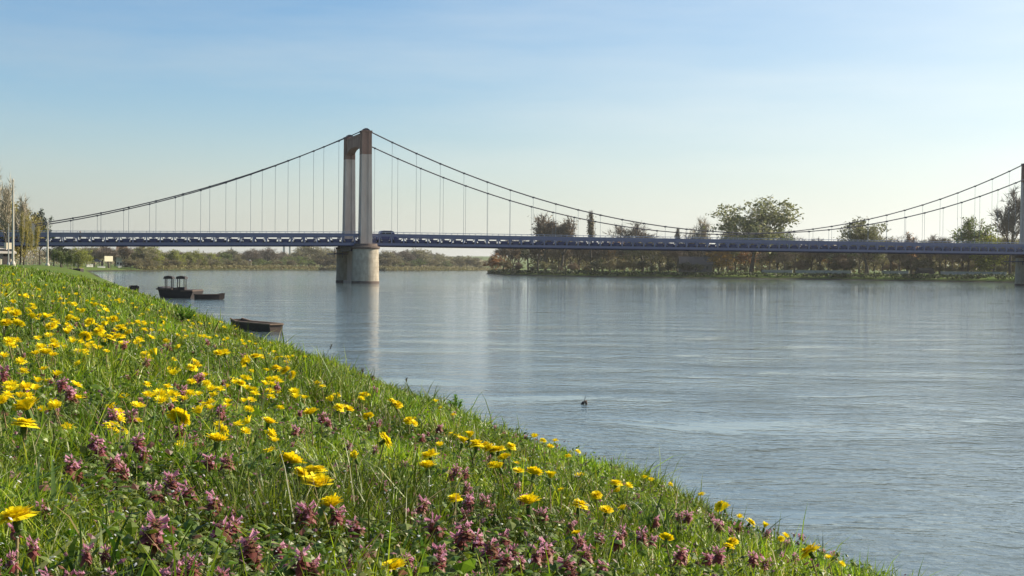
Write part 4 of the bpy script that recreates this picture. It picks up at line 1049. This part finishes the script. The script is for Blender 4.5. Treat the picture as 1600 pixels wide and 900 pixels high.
def nettle_meshes(seed):
    rd = random.Random(seed); top = MB(); bl = MB(); st = MB(); lo = MB()
    st.tube([(0, 0, 0), (rd.uniform(-.006, .006), rd.uniform(-.006, .006), .05), (0, 0, .098)], [.0016, .0014, .001], 4, cap=False)
    def leaf(m, a, z, L_, wv, droop, fold=.25):
        d = Vector((math.cos(a), math.sin(a), 0)); s_ = Vector((-math.sin(a), math.cos(a), 0)); b0 = Vector((0, 0, z)) + d * .001
        m1 = b0 + d * L_ * .4 + Vector((0, 0, L_ * .10)); tp = b0 + d * L_ * .95 + Vector((0, 0, -L_ * droop))
        e = Vector((0, 0, -wv * fold))
        m.add([b0, m1 + s_ * wv + e, m1, m1 - s_ * wv + e, b0 + d * L_ * .75 + s_ * wv * .7 + Vector((0, 0, -L_ * droop * .55)), b0 + d * L_ * .75 - s_ * wv * .7 + Vector((0, 0, -L_ * droop * .55)), tp],
              [(0, 2, 1), (0, 3, 2), (1, 2, 6, 4), (2, 3, 5, 6)])
    n_ = 8
    for k in range(n_):
        u = k / (n_ - 1); z = .080 + .020 * u; L_ = .0150 * (1.1 - .65 * u)
        for j in range(4):
            leaf(top, k * .8 + j * 1.571 + rd.uniform(-.3, .3), z, L_ * rd.uniform(.75, 1.2), L_ * .36, .55 - .6 * u + rd.uniform(-.25, .25))
    for k in range(4):
        z = .083 + .0052 * k
        for j in range(4):
            if rd.random() < .25: continue
            a = rd.uniform(0, 6.28); d = Vector((math.cos(a), math.sin(a), .25 + .6 * rd.random())).normalized(); b0 = Vector((0, 0, z)) + d * .004; L_ = .0095 * rd.uniform(.7, 1.2)
            s_ = d.cross(Vector((0, 0, 1))).normalized() * .0014; u_ = s_.cross(d).normalized() * .0014; e = b0 + d * L_; h_ = e + d * .003 + Vector((0, 0, -.0028))
            bl.add([b0 - s_ * .6, b0 + s_ * .6, e + s_ * 1.3, e - s_ * 1.3, b0 + u_ * .6, b0 - u_ * .6, e + u_ * 1.6, e - u_ * 1.6, h_ + s_ * 1.7, h_ - s_ * 1.7, e + u_ * 2.6 + d * .002],
                   [(0, 1, 2, 3), (4, 5, 7, 6), (3, 2, 8, 9), (3, 2, 10)])
    for z, L_ in ((.018, .018), (.045, .020), (.060, .017)):
        for j in range(4): leaf(lo, j * 1.571 + z * 40, z, L_ * rd.uniform(.8, 1.2), L_ * .42, .35)
    return st.mesh('stem', [stemm]), top.mesh('bract_leaves', [purp]), bl.mesh('blossoms', [pink]), lo.mesh('lower_leaves', [purg])
NM = [nettle_meshes(s_) for s_ in (1, 2, 3, 4, 5)]
def put_nettle(x, y, sc, hh, label, group, rd, lod=False):
    o = thing('purple_dead_nettle', label, 'flower', (x, y, gz1(x, y)), rd.uniform(0, 6.28), group, (sc, sc, sc * .55 + hh / .1 * .45))
    o.rotation_euler = (rd.gauss(0, .13), rd.gauss(0, .13), rd.uniform(0, 6.28))
    ms = rd.choice(NM)
    for nm, me in zip(('stem', 'bract_leaves', 'blossoms', 'lower_leaves'), ms):
        if lod and nm in ('stem', 'lower_leaves') and rd.random() < .0: continue
        link(nm, me, o)
NL_ = [(175,664,34),(138,704,40),(180,746,36),(228,703,34),(285,690,34),(210,665,28),(330,744,44),(305,786,44),(330,808,36),(355,852,50),(215,846,50),(412,876,46),(105,738,30),(95,612,30),(112,624,32),(10,588,34),(527,832,44),
 (488,820,34),(640,803,36),(700,832,38),(735,800,34),(742,852,40),(760,800,30),(772,882,34),(850,880,34),(470,886,36),(5,755,30),(310,888,34),(340,655,22),(290,620,22),(310,600,20),(1010,850,28),(960,850,28),(1080,820,20),(1112,820,22),
 (1135,832,24),(1130,880,30),(905,860,26),(925,870,26),(862,820,24),(820,790,18),(1060,880,26),(1165,835,18),(1200,845,18),(1380,886,18),(1398,890,18),(1330,872,16),(1350,880,16),(1310,880,16),(1290,872,14),(1240,860,14),(1255,850,12),
 (1245,880,20),(1180,880,22),(1030,818,16),(985,830,16),(890,830,18),(800,855,26),(830,870,26),(685,675,18),(712,745,20),(665,690,14),(545,700,14),(460,685,18),(508,660,22),(425,610,18),(590,615,12),(228,575,18),(185,545,14),
 (270,550,14),(325,540,10),(275,768,32),(285,860,26),(440,850,26),(580,870,26),(650,880,26),(690,880,30),(60,850,26),(130,860,22),(735,750,18),(718,765,18),(600,760,16),(560,780,16)]
nN = 0
for px, py, wp in NL_:
    hh = .098 * rd.uniform(.85, 1.1); gxy = ray_ground(px, py, hh * .85)
    if gxy is None: continue
    x, y = gxy; sc = min(max(wp * y / F / .031, .6), 1.2); a, b = zone(px, py)
    for e in range(2 if wp > 18 else 1):
        if e: x, y = x + rd.gauss(0, .02), y + rd.gauss(0, .035); hh *= rd.uniform(.75, .95); sc *= rd.uniform(.75, 1); nN += 1
        put_nettle(x, y, sc, hh * 1.05, f"purple pink dead nettle among others in the {b} part of the {a} side of the bank", f"dead nettles in the {b} {a} part of the bank", rd)
    nN += 1
tries = 0
while nN < 298 and tries < 20000:
    tries += 1
    a = R(rd.uniform(-22, 19)); r = math.exp(rd.uniform(math.log(1.3), math.log(9))); x, y = r * math.sin(a), r * math.cos(a); q = x + .317 * y
    if q > 3.1 or q < -3: continue
    px = 800 + F * x / y
    dn = float(vnoise(np.array([x * 2.3 + 50]), np.array([y * 2.3]), 51)[0])
    if dn < (.47 if px < 600 else .64) or r < 1.6: continue
    hh = rd.uniform(.06, .09); py = yh(px) - (gz1(x, y) + hh - CH) * F / y
    if px < -30 or px > 1650: continue
    a, b = zone(px, py)
    put_nettle(x, y, rd.uniform(.5, .85), hh, f"purple pink dead nettle among others in the {b} part of the {a} side of the bank", f"dead nettles in the {b} {a} part of the bank", rd); nN += 1

# long leaves, weeds and seed stalks that stand out of the turf
longm = leaf_mat('long_glossy_blade', (.16, .23, .07), .25, .4, (.09, .16, .03), spec=.5)
darkm = leaf_mat('dark_dock_leaf', (.05, .09, .02), .25, .35)
seedm = leaf_mat('dry_seed_head', (.10, .075, .045), .2, .3)
def blade_mb(m, p, a, h, lean, wv, seg=7):
    d = Vector((math.cos(a), math.sin(a), 0)); s_ = Vector((-math.sin(a), math.cos(a), 0)); vs = []
    for i in range(seg + 1):
        t_ = i / seg; c = Vector(p) + d * h * lean * t_ ** 2 + Vector((0, 0, h * (t_ - .55 * lean * t_ ** 2.6))); w_ = wv * (min(1, .55 + t_ * 1.5) * (1 - t_ ** 2.6)) + .0003
        vs += [c - s_ * w_ + Vector((0, 0, w_ * .35)), c, c + s_ * w_ + Vector((0, 0, w_ * .35))]
    fs = []
    for i in range(seg):
        for j in (0, 1): fs.append((i * 3 + j, i * 3 + j + 1, i * 3 + j + 4, i * 3 + j + 3))
    m.add(vs, fs)
def clump(label, px, py, n_, h, wv, mat, name='grass_tuft', lean=(.1, .9), spread=.03, cat='plant'):
    g = ray_ground(px, py, 0)
    if g is None: return
    x, y = g; rdm = random.Random(int(px * 7 + py)); o = thing(name, label, cat, (x, y, gz1(x, y)))
    for i in range(n_):
        m = MB(); blade_mb(m, (rdm.uniform(-spread, spread), rdm.uniform(-spread, spread), -.01), rdm.uniform(0, 6.28), h * rdm.uniform(.6, 1.1), rdm.uniform(*lean), wv * rdm.uniform(.7, 1.1)); m.build('leaf', mat, o, smooth=True)
clump('long arching glossy leaves at the left edge under the big dandelion pair', 85, 850, 9, .17, .0045, longm)
clump('tuft of long bright blades in the left lawn below the pink flowers', 160, 870, 10, .13, .0035, longm, spread=.04)
clump('tuft of upright fresh blades left of the lower dandelion cluster', 400, 800, 18, .10, .0035, leaf_mat('fresh_blade', (.12, .25, .02), .2, .5), lean=(.1, .6), spread=.04)
clump('broad dark leaves in the shade left of centre', 150, 655, 8, .11, .012, darkm, 'dock_plant')
clump('broad dark leaves under the yellow cluster high on the left', 120, 600, 7, .10, .010, darkm, 'dock_plant')
clump('tall dark upright leaves in the right part of the bank', 1030, 850, 12, .17, .005, darkm, 'dock_plant', lean=(.1, .6), spread=.035)
clump('second clump of fresh leaves right of the tall dark leaves', 1010, 835, 10, .13, .004, longm, lean=(.2, .7), spread=.03)
clump('large curled green leaf beside the lower middle flowers', 545, 870, 6, .09, .012, darkm, 'dock_plant')
def weed(label, px, py, sc, seed):
    g = ray_ground(px, py, 0, 2, 40)
    if g is None: return
    x, y = g; rdm = random.Random(seed); o = thing('leafy_weed', label, 'plant', (x, y, gz1(x, y)), 0, None, sc); s_ = MB(); l = MB()
    for i in range(12):
        a = rdm.uniform(0, 6.28); rr_ = rdm.uniform(.02, .09); p1 = Vector((math.cos(a) * rr_, math.sin(a) * rr_, rdm.uniform(.07, .15))); s_.tube([(0, 0, 0), p1 * .5 + Vector((0, 0, .02)), p1], [.0012, .0009, .0006], 4)
        for j in range(26):
            u = rdm.uniform(.25, 1); c = p1 * u; b_ = rdm.uniform(0, 6.28); blade_mb(l, c, b_, rdm.uniform(.015, .035), rdm.uniform(.6, 1.6), .006, 3)
    s_.build('stem', stemm, o); l.build('leaves', leaf_mat('weed_leaf', (.13, .26, .025), .2, .5), o)
weed('bright leafy weed standing against the water above the centre of the bank', 712, 655, 1.3, 3)
weed('leafy weed on the bank edge, left one of two near the right end', 1078, 786, 1.0, 4)
weed('leafy weed on the bank edge, right one of two near the right end', 1108, 795, 1.0, 5)
weed('low leafy weed on the bank edge above the wooden punt', 290, 508, 1.6, 6)
weed('small pointed weed leaning over the water at the right end of the bank', 1205, 832, .9, 7)
def stalk(px, pyt, py, lean, i):
    labels = ['pair partner', '']
    g = ray_ground(px, py, 0, 2, 60)
    if g is None: return
    x, y = g; h = (py - pyt) / F * y; g_ = gz1(x, y)
    o = thing('seed_stalk', STL[i], 'grass stalk', (x, y, g_)); m = MB(); tip = Vector((lean * h, 0, h)); m.tube([(0, 0, -.02), (lean * h * .3, 0, h * .5), tip], [.0022, .0016, .001], 4); m.build('stem', seedm, o)
    m = MB(); m.tube([tip * .82, tip * .9, tip, tip * 1.03], [.001, .005, .004, .001], 6)
    for k in range(10):
        u = .8 + .02 * k; a = k * 2.4; c = Vector((lean * h, 0, h)) * u; m.add([c, c + Vector((math.cos(a) * .012, math.sin(a) * .012, .012)), c + Vector((math.cos(a + .4) * .008, math.sin(a + .4) * .008, .016))], [(0, 1, 2)])
    m.build('seed_head', seedm, o)
STL = ['dry seed stalk left of the pier reflection, longer of two', 'dry seed stalk leaning over the water beside the pier reflection', 'thin seed stalk against the water right of the pier reflection', 'thin leaning seed stalk just above the row of dandelions',
       'short seed stalk left of the leafy weed', 'dark seed stalk against the water right of the centre', 'pale branching seed stalk left of the two leafy weeds', 'short dark seed stalk right of the two leafy weeds', 'tall leaning seed stalk over the water near the right end', 'tiny dark seed stalk near the bottom right corner']
for i, (px, pyt, py, ln) in enumerate([(488, 528, 562, .2), (505, 540, 575, .4), (565, 578, 606, .1), (575, 590, 612, .4), (632, 592, 622, .15), (865, 655, 700, .05), (1040, 715, 772, .0), (1142, 758, 808, -.05), (1180, 748, 826, .35), (1395, 880, 900, .0)]):
    stalk(px, pyt, py, ln, i)

# ------------------------------------------------------------------ labels that single each repeat out, by its nearest landmark
ORD = ['first', 'second', 'third', 'fourth', 'fifth', 'sixth', 'seventh', 'eighth', 'ninth', 'tenth', 'eleventh', 'twelfth', 'thirteenth', 'fourteenth', 'fifteenth', 'sixteenth', 'seventeenth', 'eighteenth', 'nineteenth', 'twentieth']
def ordn(i): return ORD[i] if i < 20 else str(i + 1) + 'th'
LMK = [(28, 817, 'the largest dandelion'), (42, 655, 'the big left-edge dandelion pair'), (72, 557, 'the large far-left dandelion'), (280, 657, 'the leaning left dandelion'), (340, 694, 'the large flat left dandelion'),
       (490, 762, 'the lower-left dandelion cluster'), (640, 893, 'the bottom-edge dandelion'), (1272, 866, 'the large bottom-right dandelion'), (829, 794, 'the wide lower-middle dandelion'), (672, 727, 'the two stacked dandelions'),
       (105, 525, 'the topmost left cluster'), (185, 515, 'the dense far-left cluster'), (1078, 786, 'the two leafy weeds'), (712, 650, 'the single leafy weed'), (1030, 840, 'the tall dark leaves'), (420, 664, 'the lone dandelion left of centre'),
       (780, 715, 'the yellow cluster right of centre'), (380, 565, 'the far row of dandelions'), (1148, 855, 'the small right-hand pair'), (960, 790, 'the loose cluster on the right'), (200, 850, 'the lower left lawn'), (1000, 890, 'the bottom edge right of centre')]
def px_of(o):
    x, y, z = o.location; return 800 + F * x / y, yh(800 + F * x / y) - (z + .08 - CH) * F / y
for cat_, word in (('dandelion', 'yellow dandelion'), ('purple_dead_nettle', 'purple pink dead nettle')):
    bins = {}
    for o in [o for o in S.objects if o.name.split('.')[0] == cat_ and o.parent is None]:
        if o.get('group') == 'large dandelions': continue
        px, py = px_of(o)
        i = min(range(len(LMK)), key=lambda i: (LMK[i][0] - px) ** 2 + 2 * (LMK[i][1] - py) ** 2)
        dx, dy = px - LMK[i][0], (py - LMK[i][1]) * 1.4
        d = ('right of' if dx > 0 else 'left of') if abs(dx) > abs(dy) else ('below' if dy > 0 else 'above')
        bins.setdefault((i, d), []).append((dx * dx + dy * dy, o.name, o))
    for (i, d), L_ in bins.items():
        for k, (_, _, o) in enumerate(sorted(L_)):
            o['label'] = f"{word}, {ordn(k)} one {d} {LMK[i][2]}"; o['group'] = 'dandelions of the bank' if cat_ == 'dandelion' else 'dead nettles of the bank'
def rank(group, word, marks):
    bins = {}
    for o in [o for o in S.objects if o.get('group') == group]:
        px = 800 + F * o.location.x / o.location.y
        i = min(range(len(marks)), key=lambda i: abs(marks[i][0] - px)); d = 'right of' if px > marks[i][0] else 'left of'
        bins.setdefault((i, d), []).append((abs(marks[i][0] - px), o.name, o))
    for (i, d), L_ in bins.items():
        for k, (_, _, o) in enumerate(sorted(L_)): o['label'] = f"{word}, {ordn(k)} one {d} {marks[i][1]}"
RM = [(772, 'the orange tip bush'), (865, 'the tall rusty pair'), (923, 'the columnar poplar'), (1004, 'the wide bare tree'), (1058, 'the small cypress'), (1122, 'the golden bush'), (1173, 'the biggest tree'), (1250, 'the low point of the cables'), (1356, 'the twin trunk tree'),
      (1424, 'the low rusty tree'), (1512, 'the wispy green tree'), (1578, 'the tall bare tree')]
rank('brown trees behind the deck on the right bank', 'brown tree under the deck', RM)
rank('riverside shrubs of the right bank', 'low riverside shrub', RM)
LM = [(100, 'the dark evergreen'), (169, 'the cream billboard'), (240, 'the largest willow'), (345, 'the rightmost willow'), (361, 'the church spire'), (448, 'the two chimneys'), (483, 'the olive brown tree by the pier'), (572, 'the stone pier'), (657, 'the rounded olive tree'), (713, 'the last bush')]
rank('woods of the far shore', 'hazy grey brown tree', LM)
rank('shrubs along the far shore', 'low far shore shrub', LM)
for k, o in enumerate(sorted([o for o in S.objects if o.get('group') == 'thin young trees under the bridge end'], key=lambda o: o.location.x)):
    o['label'] = f"{ordn(k)} from the left of five thin young trees under the bridge end"
